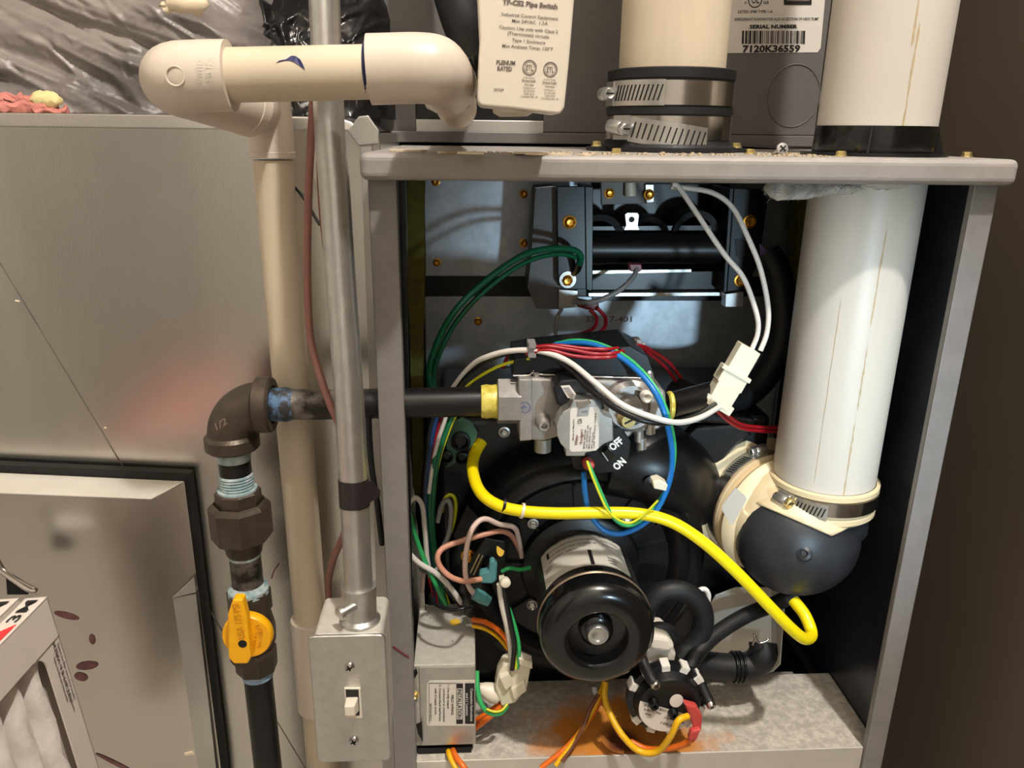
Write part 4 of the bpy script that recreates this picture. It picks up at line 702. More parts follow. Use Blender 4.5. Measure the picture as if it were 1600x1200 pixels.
# gasket plate with three round openings
gp = thing('green_plate', P(720, 720, .1), 'dull green plastic plate with dark round openings behind the gas pipe', 'plate')
plate('plate', [(700, 662), (722, 652), (738, 660), (746, 676), (744, 690), (734, 700), (724, 704), (718, 720), (700, 731), (696, 732), (702, 716), (697, 700)], .1, .003, 'gplate', gp)
for px, py, r0 in ((720, 688, 15.5), (722, 714, 10), (698, 712, 10)): build(MB().lathe(P(px, py, .1), (0, -1, 0), [(r0*.00054, 0), (r0*.00054, .004), (r0*.0004, .0045), (r0*.0003, .001), (0, .001)], 22), 'grommet', 'blackm', gp)
# ================================================================ inducer blower
mx, mz = P(936, 1000, -.03).x, P(936, 1000, -.03).z
ind = thing('inducer_blower', (mx, .08, mz-.11), 'large round black plastic inducer blower housing filling the lower cabinet', 'blower')
build(MB().lathe((mx, .10, mz), (0, -1, 0), [(.112, -.01), (.113, .012), (.109, .026), (.101, .032), (.096, .030), (.092, .034), (.086, .036), (.081, .032), (.078, .026), (.052, .026), (.050, .034), (.047, .036), (0, .036)], 72), 'scroll_housing', 'black', ind)
b = MB()
for i in range(9):
    t = 6.283*(i+.4)/9; e = V((math.cos(t), 0, math.sin(t))); b.obox(V((mx, .0725, mz))+e*.064, e*.014, V((0, .0022, 0)), V((-e.z, 0, e.x))*.0009)
build(b, 'radial_rib', 'black', ind, kind='stuff')
tz_ = P(1000, 648, .11).z
b = MB().box((.035, .105, -.50), (.325, .255, tz_)); build(b, 'collector_box', 'black', ind, bevel=.006, seg=3)
for pix in ([(1068, 690), (1088, 668), (1160, 662), (1178, 680), (1160, 690), (1110, 740), (1084, 745)], [(1078, 640), (1180, 655), (1186, 668), (1080, 660)]): plate('moulded_panel', pix, .094, .012, 'black', ind, bevel=.003)
build(MB().tube([(mx+.02, .085, mz+.095), (mx+.07, .088, mz+.085), P(1095, 790, .15), P(1150, 770, .17)], [.03, .036, .04, .042], 28, 8), 'outlet_duct', 'black', ind)
b = MB().lathe(P(1040, 775, .075), (0, -1, .2), [(30*.0005, 0), (28*.0005, .004), (20*.0005, .006), (0, .006)], 26); build(b, 'access_boss', 'black', ind)
screws(ind, [P(788, 675, .08), P(833, 818, .062), P(979, 815, .062), P(831, 945, .062)], (0, -1, 0), .0036, 'zinc')
plate('side_flap', [(708, 838), (730, 788), (752, 815), (744, 836), (715, 846)], .062, .002, 'blackm', ind)
# ---------------------------------------------------------------- motor
mo = thing('inducer_motor', (mx, .01, mz-.046), 'black round-fronted electric motor with a silver shaft end and printed data label', 'motor')
rb = .0415; Yb0 = PZ(915, 835, mz+rb).y; Yr = PZ(925, 893, mz+rb+.002).y; Yfm = -.03
build(MB().lathe((mx, .065, mz), (0, -1, 0), [(0, 0), (rb*.9, 0), (rb, .065-Yb0), (rb, .065-Yr+.002)], 56), 'motor_shell', mat('motor_steel', (120, 116, 112), .3, .9, .1, 40), mo)
build(MB().lathe((mx, Yr, mz), (0, -1, 0), [(rb, -.0015), (rb+.0022, -.0012), (rb+.0026, .0005), (rb+.0016, .002)], 64), 'seam_ring', mat('tan_metal', (170, 150, 128), .35, .8), mo, 'tan metal seam ring')
h = Yr-Yfm
build(MB().lathe((mx, Yr, mz), (0, -1, 0), [(rb+.0018, .001), (rb+.0022, h*.45), (rb+.0012, h*.72), (rb-.003, h*.9), (rb-.008, h*.985), (rb-.013, h), (.0245, h), (.0226, h-.0015), (.022, h-.012), (.012, h-.014), (0, h-.014)], 64), 'front_cap', 'gloss', mo)
build(MB().lathe((mx, Yfm+.014, mz), (0, -1, 0), [(.0125, -.002), (.0125, .004), (.0095, .006), (0, .006)], 32), 'bearing_seat', 'gloss', mo)
sh = build(MB().lathe((mx, Yfm+.010, mz+.0004), (0, -1, 0), [(.0083, -.002), (.0083, .005), (.0076, .006), (.0052, .0062), (.0044, .0045), (.0012, .0035), (0, .0035)], 32), 'shaft_end', 'zinc', mo)
def onm(th, y, off=.0003): return V((mx+(rb+off)*math.sin(th), y, mz+(rb+off)*math.cos(th)))
yl0, yl1 = Yb0-.001, Yr+.0115; n = 28; b = MB()
for i in range(n+1): t = -1.05+1.82*i/n; b.v += [onm(t, yl0), onm(t, yl1)]
b.f = [[2*i, 2*i+1, 2*i+3, 2*i+2] for i in range(n)]; b.s = [True]*n; b.m = [0]*n
dl = build(b, 'data_label', 'label2', mo, 'curved silver data label')
def wrap(p): return onm(p.x, p.y, .0006)
b = MB()
for i, (t, a0, a1) in enumerate((('THERMALLY PROTECTED  SINGLE PHASE', -.72, .1), ('CAUTION AUTOMATIC START  DISCONNECT POWER', -.80, .12), ('HZ 60  RPM 3300  AMPS 1.24  VOLTS 120', -.84, .16), ('INS CLASS F   AMB 80C', -.86, -.2), ('INDUCER MOTOR', .24, .62), ('TYPE U26B1', .26, .64), ('MADE IN MEXICO', .28, .66))):
    k = i if i < 4 else i-4; y = yl0-.0022-(yl0-yl1)*.13*k; v, f = glyphs(t); x_0 = min(p.x for p in v); x_1 = max(p.x for p in v)
    b.add([wrap(V((a0+(a1-a0)*(p.x-x_0)/(x_1-x_0), y+p.y/.72*.0015, 0))) for p in v], f)
for a0, y0, a1, y1 in ((-.88, .12, -.82, .30), (-.05, .52, .02, .98), (.30, .70, .46, .72), (.3, .78, .5, .80), (.32, .86, .46, .88), (-.98, .55, -.8, .57), (-.98, .62, -.82, .64)):
    Y_ = lambda q: yl0+(yl1-yl0)*q; k = 5; b.add([wrap(V((a0+(a1-a0)*i/k, Y_(y), 0))) for i in range(k+1) for y in (y0, y1)], [[2*i, 2*i+1, 2*i+3, 2*i+2] for i in range(k)])
build(b, 'printed_text', 'print', dl)
for a0, a1 in ((-1.25, -.85), (-.2, .14), (.5, .9)):
    b = MB(); k = 8; b.add([onm(a0+(a1-a0)*i/k, y, .0003) for i in range(k+1) for y in (Yr+.0095, Yr+.0048)], [[2*i, 2*i+1, 2*i+3, 2*i+2] for i in range(k)]); build(b, 'vent_slot', 'dark', mo)
# ================================================================ moulded elbow at the foot of the intake pipe
me_ = thing('moulded_elbow', (xi, Yi, -.36), 'bulging black moulded elbow with cream rubber collars under the white intake pipe', 'elbow')
kb = S(1243, 845, .055); cbk = P(1244, 838, .055); rbk = 95*kb
build(MB().lathe(V((xi, Yi, P(1290, 800, Yi-.04).z)), (0, 0, -1), [(.036, -.004), (.039, .012), (.040, .03), (.03, .05), (0, .058)], 48).ball(cbk, rbk, 44, sz=(1, .9, .96)), 'black_bend', 'bulb', me_)
zt3, zb3 = P(1288, 778, Yi-.043).z, P(1288, 826, Yi-.043).z; Rk = .0425; hh = zt3-zb3
build(MB().lathe((xi, Yi, zb3), (0, 0, 1), [(.036, -.003), (Rk-.003, -.002), (Rk+.0002, .001), (Rk+.0002, .005), (Rk-.0012, .0065), (Rk-.0012, hh-.006), (Rk+.0008, hh-.005), (Rk+.0008, hh-.001), (Rk-.001, hh), (ri+.0006, hh), (ri+.0006, hh-.01)], 64), 'cream_collar', 'cream', me_, 'cream collar gripping the white pipe')
ax2 = V((-.36, .93, .03)).normalized(); c2 = P(1200, 800, .085)
build(MB().lathe(c2, ax2, [(.030, -.020), (.046, -.013), (.052, -.008), (.0535, -.004), (.052, -.001), (.0475, .002), (.0475, .004), (.0505, .005), (.051, .008), (.0495, .010), (.049, .022), (.055, .0235), (.0595, .027), (.0595, .033), (.053, .035), (.040, .035)], 72), 'cream_collar', 'cream', me_, 'cream collar on the blower outlet')
vd = (cbk-CAM).normalized(); nk = (RIGHT*.39+UPV*.92); nk = (nk-vd*nk.dot(vd)).normalized(); tmp = MB().ball(cbk, rbk+.0014, 56, sz=(1.01, .92, .97)); nb = MB()
bm = bmesh.new(); bvs = [bm.verts.new(p) for p in tmp.v]; bm.verts.ensure_lookup_table()
for f in tmp.f:
    try: bm.faces.new([bvs[i] for i in f])
    except ValueError: pass
for pc_, pn in ((cbk+nk*.0116, -nk), (cbk+RIGHT*14*kb+UPV*16*kb, RIGHT*.30-UPV*.95)): bmesh.ops.bisect_plane(bm, geom=bm.verts[:]+bm.edges[:]+bm.faces[:], plane_co=pc_, plane_no=pn, clear_outer=True)
bm.verts.index_update(); nb.add([v.co.copy() for v in bm.verts], [[v.index for v in f.verts] for f in bm.faces], True); bm.free(); ck = build(nb, 'cream_neck', 'cream', me_, 'cream web joining both collars')
md = ck.modifiers.new('solid', 'SOLIDIFY'); md.thickness = .0022; md.offset = -1
build(MB().tube([c2-ax2*.004, c2-ax2*.014, c2*.55+cbk*.45+V((.004, 0, .012)), cbk+V((.01, .01, .02))], [.047, .046, .044, .040], 44, 6), 'cream_throat', 'cream', me_)
build(MB().lathe(P(1265, 876, .0)+V((0, .0105, 0)), (P(1265, 876, .0)-P(1265, 876, .1)).normalized()*1, [(.007, -.006), (.0055, .0), (.003, .001), (.002, -.001), (0, -.001)], 20), 'moulding_nub', 'bulb', me_)
dirl = (CAM-P(1147, 790, .06)).normalized()
b = MB(); lp = [P(x, y, .036+.0003*(1168-x)) for x, y in ((1149, 762), (1164, 774), (1167, 781), (1146, 818), (1141, 820), (1128, 796), (1128, 790))]; b.prism(lp, (0, .0005, 0)); build(b, 'blank_label', 'label', me_, 'white paper sticker')
clamp('steel hose clamp tightened round the cream collar of the white intake pipe', (xi, Yi, zb3+hh*.56), (0, 0, 1), Rk+.0004, .0115, -62, 44, 8, .95, 0, 'yzinc', tz=-.08)
u2, w2, _ = basis(ax2); tv = P(1180, 696, .1)-c2; ANG2 = math.degrees(math.atan2(tv.dot(w2), tv.dot(u2)))
clamp('dark hose clamp around the cream collar facing the blower', c2+ax2*.016, ax2, .0497, .010, ANG2, 40, 9, .9, 0, 'zinc', -1)
# ================================================================ pressure switch
Ypr = .0; ps = thing('pressure_switch', P(1045, 1150, Ypr), 'round black pressure switch with white rim clips and a half-round label', 'pressure switch')
pc = P(1040, 1087, Ypr); ur = S(1040, 1087, Ypr); pr = 62*ur
build(MB().lathe(pc, (0, -1, 0), [(0, -.012), (pr*.8, -.012), (pr*.97, -.004), (pr, -.003), (pr, .003), (pr*.93, .0036), (pr*.86, .004), (pr*.80, .010), (pr*.77, .012), (0, .012)], 56), 'switch_body', 'black', ps)
for i in range(11):
    t = math.radians(-65+i*29.5); e = V((math.sin(t), 0, math.cos(t))); f_ = V((e.z, 0, -e.x)); b = MB().obox(pc+e*pr*1.0+V((0, -.0005, 0)), e*.0014, f_*.0034, V((0, .0052, 0))).obox(pc+e*pr*.95+V((0, -.0045, 0)), e*.0030, f_*.0034, V((0, .0009, 0))); build(b, 'rim_clip', 'white', ps, bevel=.0004)
Yf_ = Ypr-.0122; fc = P(1050, 1107, Yf_); uf = S(1050, 1107, Yf_); fr_ = pr*.765
n = 24; a0, a1 = 2.88, 6.02-.2
b = MB().add([pc+V((fr_*math.cos(a0+(a1-a0)*i/n), -.0124, fr_*math.sin(a0+(a1-a0)*i/n))) for i in range(n+1)], [list(range(n+1))]); pl = build(b, 'label', 'label', ps, 'half-round white label')
b = MB(); Yt = -.0127
A0, A1 = pc+V((fr_*math.cos(a0), 0, fr_*math.sin(a0))), pc+V((fr_*math.cos(a1), 0, fr_*math.sin(a1))); ch = (A1-A0).normalized(); dn = V((ch.z, 0, -ch.x)); dn = dn if dn.z < 0 else -dn
def lb(s_, d): p = A0+ch*s_*(A1-A0).length+dn*d; return V((p.x, pc.y+Yt, p.z))
rn = random.Random(4); s_ = .10
while s_ < .86: ww = rn.choice((.008, .014, .022)); b.add([lb(s_, .0035), lb(s_+ww, .0035), lb(s_+ww, .0008), lb(s_, .0008)], [[0, 1, 2, 3]]); s_ += ww+rn.choice((.01, .016))
for t, s0, s1, d, h_ in (('A-A077C7904', .12, .42, .0072, .0024), ('-0.90 PF', .50, .86, .0068, .0016), ('OPEN ON RISE', .50, .88, .0092, .0016), ('120-3861', .50, .84, .0148, .0022), ('P/N', .18, .28, .0108, .0018)): put(b, t, lb(s0, d), lb(s1, d)-lb(s0, d), -dn*h_)
build(b, 'printed_text', 'print', pl)
pd = build(disc(MB(), P(1057, 1095, Yf_-.0003), .0064, (0, -1, 0), n=28, sx=.85), 'white_sticker', 'label', ps, 'white oval sticker')
for px, py in ((1021, 1098), (1051, 1113)): build(MB().lathe(P(px, py, Yf_), (0, -1, 0), [(.0045, 0), (.0035, .005), (.0018, .005), (.0016, .001), (0, .001)], 14), 'port', 'black', ps)
for pts, tip in (([(1003, 1028, .0), (1008, 1042, -.006), (1016, 1058, -.014), (1022, 1067, -.018)], (1026, 1073, -.022)), ([(1088, 1050, .004), (1096, 1070, -.002), (1105, 1090, -.008), (1109, 1098, -.011)], (1113, 1106, -.015))):
    build(MB().tube([P(*p) for p in pts], .0042, 12), 'port_tube', 'rubber', ps); t0, t1 = P(*pts[-1]), P(*tip); build(MB().lathe(t0-(t1-t0)*.3, t1-t0, [(.0026, 0), (.0038, .001), (.0038, .0045), (.0030, .0056), (.0016, .0056), (.0014, .003), (0, .003)], 14), 'port_cap', 'steel', ps)
b = MB().prism(pp([(1069, 1100), (1090, 1106), (1098, 1120), (1096, 1142), (1088, 1150), (1082, 1134), (1077, 1118)], -.022), (0, .007, 0)).prism(pp([(1080, 1144), (1096, 1140), (1088, 1158), (1076, 1158)], -.026), (0, .006, 0)); build(b, 'flag_terminal', 'redterm', ps, 'red insulated plug', bevel=.0014)
tr = thing('drain_trap', P(1020, 1050, .02), 'pale grey moulded drain trap wedged between the motor and the pressure switch', 'trap')
plate('trap_body', [(1008, 1012), (1020, 1000), (1048, 1006), (1058, 1022), (1054, 1038), (1040, 1050), (1012, 1052), (1004, 1036)], .012, .03, 'ivory', tr, bevel=.003); plate('trap_cap', [(1012, 1006), (1020, 994), (1046, 998), (1056, 1012), (1046, 1020), (1016, 1016)], .004, .03, 'ivory', tr, bevel=.003)
build(MB().tube([P(1000, 1000, .02), P(1018, 985, .02), P(1040, 984, .02), P(1054, 996, .02)], .006, 12), 'trap_band', 'rubber', tr)
# ---------------------------------------------------------------- hoses and bracket
def hose(label, pts, r, m='rubber', name='drain_hose'): return build(MB().tube([P(*p) for p in pts], r, 18, 8), name, m, None, label, 'hose')
hose('black rubber hose looping up beside the motor and down into the drain trap', [(1006, 985, .03), (1010, 950, .03), (1035, 925, .03), (1068, 924, .03), (1094, 945, .03), (1099, 978, .03), (1082, 1008, .028), (1060, 1028, .024)], .0084)
hose('straight black rubber hose rising from the pressure switch to below the moulded elbow', [(1075, 1045, .012), (1090, 1020, .02), (1120, 990, .035), (1165, 962, .05), (1205, 946, .06), (1245, 928, .06)], .0066)
dh = thing('drain_elbow_hose', P(1150, 1060, .05), 'thick black drain hose bending upward beside the galvanized bracket, held by a spring clip', 'hose')
build(MB().tube([P(*p) for p in ((1080, 1034, .05), (1115, 1040, .05), (1150, 1042, .05), (1178, 1038, .05), (1192, 1022, .05), (1192, 1004, .055))], [.0115, .0115, .0115, .0125, .0125, .012], 20, 8), 'hose', 'rubber', dh)
b = MB()
for i in range(3): p = P(1146+i*6, 1042, .05); b.tube([p+V((0, .0128*math.cos(t), .0128*math.sin(t))) for t in [6.283*j/18 for j in range(18)]], .0012, 6, 1, closed=True)
build(b, 'coil_clip', 'blackm', dh); b = MB().tube([P(1176, 1008, .04), P(1180, 995, .04), P(1178, 992, .04), P(1186, 1004, .038), P(1200, 1000, .038), P(1198, 996, .04)], .0009, 6); build(b, 'clip_ears', 'steel', dh)
br = thing('support_bracket', P(1165, 1060, .1), 'galvanized upright bracket standing behind the black drain hoses', 'bracket')
plate('bracket_face', [(1098, 965), (1118, 930), (1150, 918), (1206, 918), (1206, 1050), (1180, 1058), (1098, 1060)], .085, .0015, 'galvlit', br); build(MB().prism([P(1206, 918, .085), P(1206, 1050, .085), P(1218, 1038, .07), P(1226, 930, .07)], (.001, 0, 0)), 'bracket_side', 'galv', br)
plate('bracket_foot', [(1100, 1052), (1240, 1052), (1246, 1084), (1090, 1084)], .0995, .003, 'galv', br)
hk = thing('wire_clip', P(1098, 940, .05), 'small white hook clip with a brass screw beside the looping black hose', 'clip')
build(MB().tube([P(1090, 930, .05), P(1093, 922, .05), P(1102, 921, .05), P(1107, 930, .05), P(1105, 945, .05), P(1102, 958, .05)], .0022, 10), 'hook', 'white', hk); screws(hk, [P(1098, 932, .052)], (0, -1, 0), .003)
# ================================================================ junction box
Yj = .01; jx0, jx1, jt, jbz = P(646, 1040, Yj).x, P(743, 1040, Yj).x, P(690, 1040, Yj).z, P(690, 1166, Yj).z
jb = thing('junction_box', ((jx0+jx1)/2, .05, jbz), 'galvanized junction box with a wiring label and a yellow dot on top', 'junction box')
bx = MB().box((jx0, Yj+.001, jbz), (jx1, Yj+.085, jt)); build(bx, 'box_body', 'galvdust', jb, bevel=.001)
cv = build(MB().box((jx0+.004, Yj, jbz+.001), (jx1-.0005, Yj+.0012, jt-.0016)), 'front_cover', 'zinc', jb, bevel=.0008)
plate('side_tab', [(640, 1048), (650, 1044), (651, 1150), (642, 1154)], Yj-.002, .002, 'galv', jb); plate('knockout', [(645, 1052), (650, 1044), (653, 1052), (648, 1060)], Yj-.0024, .0004, 'dark', jb, bevel=0); plate('knockout', [(650, 1132), (659, 1128), (661, 1160), (654, 1148)], Yj-.0024, .0004, 'dark', jb, bevel=0)
screws(jb, [P(649, 1085, Yj-.002)], (0, -1, 0), .0026, 'yzinc')
yd = build(disc(MB(), PZ(711, 972, jt+.0003), .0048, (0, 0, 1)), 'yellow_sticker', 'ytape', jb, 'yellow dot sticker'); G['ydot'] = mat('yellow_dot', (232, 186, 66), .5); yd.data.materials[0] = G['ydot']
b = MB(); rn = random.Random(8)
for px, py in ((668, 962), (672, 965), (684, 962), (707, 1002), (655, 958)): b.add([PZ(px, py, jt+.0004)+V((.0006*math.cos(t), .0008*math.sin(t), 0)) for t in (0, 1.3, 2.4, 3.5, 5)], [[0, 1, 2, 3, 4]])
build(b, 'dirt_speck', 'print', jb, kind='stuff')
Yl_ = Yj-.0004; lab = build(MB().prism([P(x, y, Yl_) for x, y in ((671, 1064), (742, 1063), (742, 1134), (670, 1134), (667, 1131), (667, 1069))], (0, .0003, 0)), 'wiring_label', 'label', jb, 'white and black wiring label')
Yt = Yl_-.0003; b = MB(); flat(b, [(713, 1068), (723.5, 1068), (723.5, 1131), (713, 1131)], Yt); flat(b, [(726.5, 1067.5), (741.5, 1067.5), (741.5, 1131), (726.5, 1131)], Yt)
flat(b, [(670, 1068), (670.7, 1068), (670.7, 1131), (670, 1131)], Yt); flat(b, [(670, 1067.3), (713, 1067.3), (713, 1068), (670, 1068)], Yt)
for t, x, y0, y1, h_ in (('FIELD WIRING', 705, 1086, 1117, 4), ('1. Use only copper', 699, 1070, 1108, 3.6), ('conductors at connections', 692.5, 1076, 1128, 3.4), ('2. Connect black lead to hot', 686, 1070, 1127, 3.6), ('side of supply circuit.', 679.5, 1076, 1117, 3.4), ('38073-07-REV.C', 671.5, 1099, 1127, 3)): putp(b, t, (x, y0), (x, y1), h_, Yt-.0001)
build(b, 'printed_text', 'print', lab)
b = MB(); flat(b, [(713.8, 1075.5), (722.5, 1075.5), (722.5, 1124), (713.8, 1124)], Yt-.0003); build(b, 'white_bar', 'label', lab)
b = MB(); putp(b, 'INSTALLATION', (714.8, 1077), (714.8, 1122.5), 7, Yt-.0006); build(b, 'printed_heading', 'print', lab)
b = MB(); putp(b, 'Connection Instructions', (735, 1076), (735, 1127), 4, Yt-.0003); putp(b, 'and L1 Location', (728, 1083), (728, 1118), 4, Yt-.0003); build(b, 'white_lettering', 'wprint', lab)
plate('under_bracket', [(652, 1169), (738, 1167), (735, 1190), (655, 1193)], .012, .05, 'blackm', jb)
# relay and its terminals
ry = thing('relay', P(760, 905, .05), 'black plug-in relay with a yellow paint dot and teal insulated terminals', 'relay')
plate('relay_body', [(757, 840), (789, 846), (791, 879), (777, 876), (760, 868), (742, 908), (729, 900), (738, 872)], .05, .02, 'black', ry, bevel=.0012); plate('relay_base', [(758, 866), (792, 876), (790, 905), (760, 905)], .056, .012, 'blackm', ry)
build(disc(MB(), P(782, 859, .0496), .0056, (.25, -1, .3), sx=.6), 'paint_dot', 'ydot', ry, 'yellow paint dot')
b = MB()
for a, c in (((740, 898), (754, 868)), ((735, 895), (749, 866))): b.tube([P(a[0], a[1], .0495), P(c[0], c[1], .0495)], .0007, 5, 1)
build(b, 'gold_marks', 'yzinc', ry); plate('flag_terminal', [(765, 878), (771, 876), (777, 884), (776, 908), (769, 913), (750, 912), (748, 900), (751, 895), (763, 893)], .036, .008, 'tealterm', ry, bevel=.0016)
build(MB().tube([P(741, 927, .035), P(752, 933, .035), P(764, 940, .035)], [.005, .0055, .0042], 14), 'barrel_terminal', 'tealterm', ry)
screws(ry, [P(731, 868, .058)], (0, -1, 0), .0045); plate('mount_plate', [(724, 852), (740, 834), (780, 826), (796, 850), (792, 880), (730, 884)], .066, .002, 'blackm', ry)
# ================================================================ connectors and wires
def conn(name, label, a, c, w1, w2, Y, th, m, extra=()):
    """two-part plug along the pixel axis a -> c"""
    t = thing(name, P((a[0]+c[0])/2, (a[1]+c[1])/2, Y), label, 'connector'); dx, dy = c[0]-a[0], c[1]-a[1]; L = math.hypot(dx, dy); dx, dy = dx/L, dy/L
    q = lambda s_, o: (a[0]+dx*s_*L-dy*o, a[1]+dy*s_*L+dx*o)
    build(MB().prism(pp([q(0, -w1), q(0, w1), q(.5, w1), q(.5, -w1)], Y), (0, th*.8, 0)), 'plug_half', m, t, bevel=.0006)
    build(MB().prism(pp([q(.42, -w2), q(.42, w2), q(.66, w2), q(.66, w2-2), q(1, w2-3), q(1, -w2+3), q(.66, -w2+2), q(.66, -w2)], Y-th*.12), (0, th, 0)), 'socket_half', m, t, bevel=.0006)
    build(MB().prism(pp([q(.40, -w2-4), q(.40, w2+4), q(.47, w2+4), q(.47, -w2-4)], Y-th*.2), (0, th*.5, 0)).prism(pp([q(.9, -w2-3), q(.9, w2+2), q(1.04, w2+1), q(1.04, -w2-2)], Y-th*.1), (0, th*.6, 0)), 'latch', m, t, bevel=.0005); return t
conn('wire_connector', 'white two-part wire connector hanging on a pair of white wires', (1174, 545), (1122, 636), 17, 21, .03, .012, 'nylon')
wire('white_lead', 'white wire dropping from under the lid to the hanging connector, the inner of two', [(1050, 288, .06), (1060, 292, .06), (1085, 328, .055), (1130, 395, .045), (1162, 435, .04), (1182, 490, .036), (1184, 520, .036), (1174, 548, .036)], 4.2, 'wwhite')
wire('white_lead', 'white wire bowing outward from under the lid to the hanging connector, the outer of two', [(1048, 292, .07), (1075, 294, .07), (1115, 302, .065), (1145, 325, .06), (1168, 370, .05), (1188, 420, .045), (1200, 480, .04), (1198, 520, .038), (1188, 548, .036)], 4.2, 'wwhite')
wire('black_lead', 'black wire arching over the gas valve and curving back up to the hanging connector', [(700, 640, .05), (716, 605, .04), (745, 572, .03), (790, 552, .02), (835, 550, .01), (880, 568, .0), (925, 610, -.02), (965, 640, -.032), (1010, 658, -.036), (1050, 660, -.03), (1085, 650, -.01), (1117, 632, .022)], 5, 'wblack')
wire('white_lead', 'white wire lying along the black one across the gas valve to the hanging connector', [(694, 640, .05), (708, 606, .042), (738, 570, .03), (765, 556, .02), (800, 548, .012), (845, 549, .004), (888, 565, -.006), (930, 598, -.026), (972, 632, -.038), (1020, 652, -.042), (1060, 660, -.034), (1095, 652, -.01), (1124, 636, .02)], 4.6, 'wwhite')
wire('yellow_lead', 'thin yellow and green wire running under the white one toward the first cable tie', [(712, 640, .05), (724, 610, .04), (750, 588, .03), (785, 570, .02), (828, 560, .01)], 2.6, 'wyg')
wire('red_lead', 'red wire running from the hanging connector behind the white pipe, the upper of two', [(1122, 634, .035), (1138, 650, .05), (1160, 664, .07), (1195, 668, .09), (1240, 668, .1)], 3, 'wred')
wire('red_lead', 'red wire running from the hanging connector behind the white pipe, the lower of two', [(1116, 638, .035), (1134, 655, .05), (1158, 669, .07), (1195, 674, .09), (1240, 674, .1)], 3, 'wred')
wire('green_lead', 'green ground wire arching from the burner bracket down past the yellow foam, outer strand', [(905, 412, .15), (908, 402, .145), (898, 391, .14), (865, 388, .13), (820, 398, .12), (770, 430, .11), (720, 475, .1), (690, 520, .1), (672, 570, .1), (673, 602, .1), (690, 640, .1)], 5.2, 'wgreen')
wire('green_lead', 'green ground wire running just inside the other one beside the yellow foam', [(906, 414, .152), (902, 403, .15), (870, 397, .14), (825, 408, .13), (775, 440, .12), (728, 484, .11), (698, 528, .11), (678, 580, .11), (680, 610, .11)], 4, 'wgreen')
rt = thing('ring_terminal', P(898, 425, .155), 'silver ring terminal clamping the green wires under a brass screw', 'terminal')
build(MB().tube([P(906, 411, .15), P(902, 422, .16), P(896, 430, .166)], [.0032, .003, .0016], 10), 'barrel', 'steel', rt); build(MB().lathe(P(887, 437, .1685), (0, -1, 0), [(.0045, -.0006), (.0075, -.0006), (.0075, .0006), (.0045, .0006)], 24), 'ring', 'steel', rt)
wire('sensor_wire', 'pale grey wire curving from a red plug under the manifold down to the red wires', [(995, 418, .16), (990, 432, .155), (970, 452, .15), (940, 468, .15), (915, 473, .155), (898, 472, .16)], 4.2, 'wgray')
for lab_, pix in (('dark red push-on terminal under the black manifold pipe', [(982, 412), (1003, 412), (1004, 422), (998, 426), (985, 424)]), ('dark red double terminal below the burner bracket foot', [(903, 468), (936, 474), (936, 486), (918, 484), (902, 480)])): build(MB().prism(pp(pix, .158), (0, .008, 0)), 'push_terminal', 'dred', None, lab_, 'terminal', bevel=.001)
wire('grey_lead', 'short grey wire hanging below the silver burner foot', [(878, 482, .17), (870, 498, .17), (868, 525, .17)], 3, 'wgray')
for i, (lab_, pts) in enumerate((('red wire from the double terminal bending toward the tied bundle, inner curve', [(922, 484, .155), (932, 496, .15), (928, 512, .14), (905, 522, .12), (865, 527, .1), (830, 536, .09), (800, 550, .08), (785, 575, .08)]), ('red wire from the double terminal bending toward the tied bundle, outer curve', [(934, 482, .155), (946, 497, .15), (942, 515, .14), (915, 528, .12), (870, 532, .1), (835, 541, .085), (808, 552, .08)]), ('red wire sagging across the top of the gas valve between the cable ties', [(820, 548, .01), (850, 541, .003), (890, 546, .002), (930, 553, .002), (965, 551, .004), (998, 540, .04), (1018, 548, .06), (1045, 566, .075), (1068, 596, .09)]), ('red wire sagging slightly lower between both cable ties above the gas valve', [(822, 553, .008), (855, 547, .002), (895, 556, .0), (930, 559, .001), (965, 556, .004), (998, 543, .04), (1015, 553, .06), (1038, 572, .075), (1060, 600, .09)]), ('red wire lying highest of those between both cable ties', [(826, 543, .012), (870, 540, .006), (915, 545, .005), (960, 545, .008), (996, 536, .05)]))): wire('red_lead', lab_, pts, 3.3, 'wred')
for lab_, x0, y0, x1, y1, Y_ in (('grey cable tie holding the wire bundle above the gas valve inlet', 825, 537, 838, 560, .004), ('grey cable tie around red wires above the gas valve outlet', 993, 533, 1004, 549, .046)):
    t = thing('cable_tie', P((x0+x1)/2, y1, Y_), lab_, 'cable tie'); build(MB().prism(pp([(x0, y0), (x1, y0), (x1, y1), (x0, y1)], Y_), (0, .014, 0)), 'tie_loop', 'wgray', t, bevel=.0008); build(MB().prism(pp([(x0+2, y0-1), (x1-2, y0-1), (x1-2, y0+7), (x0+2, y0+7)], Y_-.002), (0, .003, 0)).prism(pp([(x1-1, y0+3), (x1+5, y0+3), (x1+5, y0+6), (x1-1, y0+6)], Y_), (0, .001, 0)), 'tie_head', 'wgray', t)
t = thing('cable_tie', P(1028, 762, -.015), 'white cable tie pinning the blue wire to the blower housing', 'cable tie'); build(MB().prism(pp([(1020, 753), (1031, 750), (1044, 758), (1041, 768), (1022, 764)], -.031), (0, .010, 0)), 'tie_loop', 'nylon', t, bevel=.0008); build(MB().lathe(P(1014, 751, .05), (0, -1, 0), [(.0052, -.004), (.0052, .004), (0, .005)], 14), 'tie_anchor', 'black', t)
bl = [(865, 540, .03), (900, 536, .02), (935, 541, .012), (975, 562, .0), (1008, 592, -.015), (1030, 625, -.025), (1043, 665, -.028), (1050, 710, -.026), (1045, 755, -.024), (1025, 798, -.024), (1000, 822, -.022), (968, 834, -.02), (940, 826, -.018), (921, 800, -.016), (914, 770, -.014), (912, 738, -.012)]
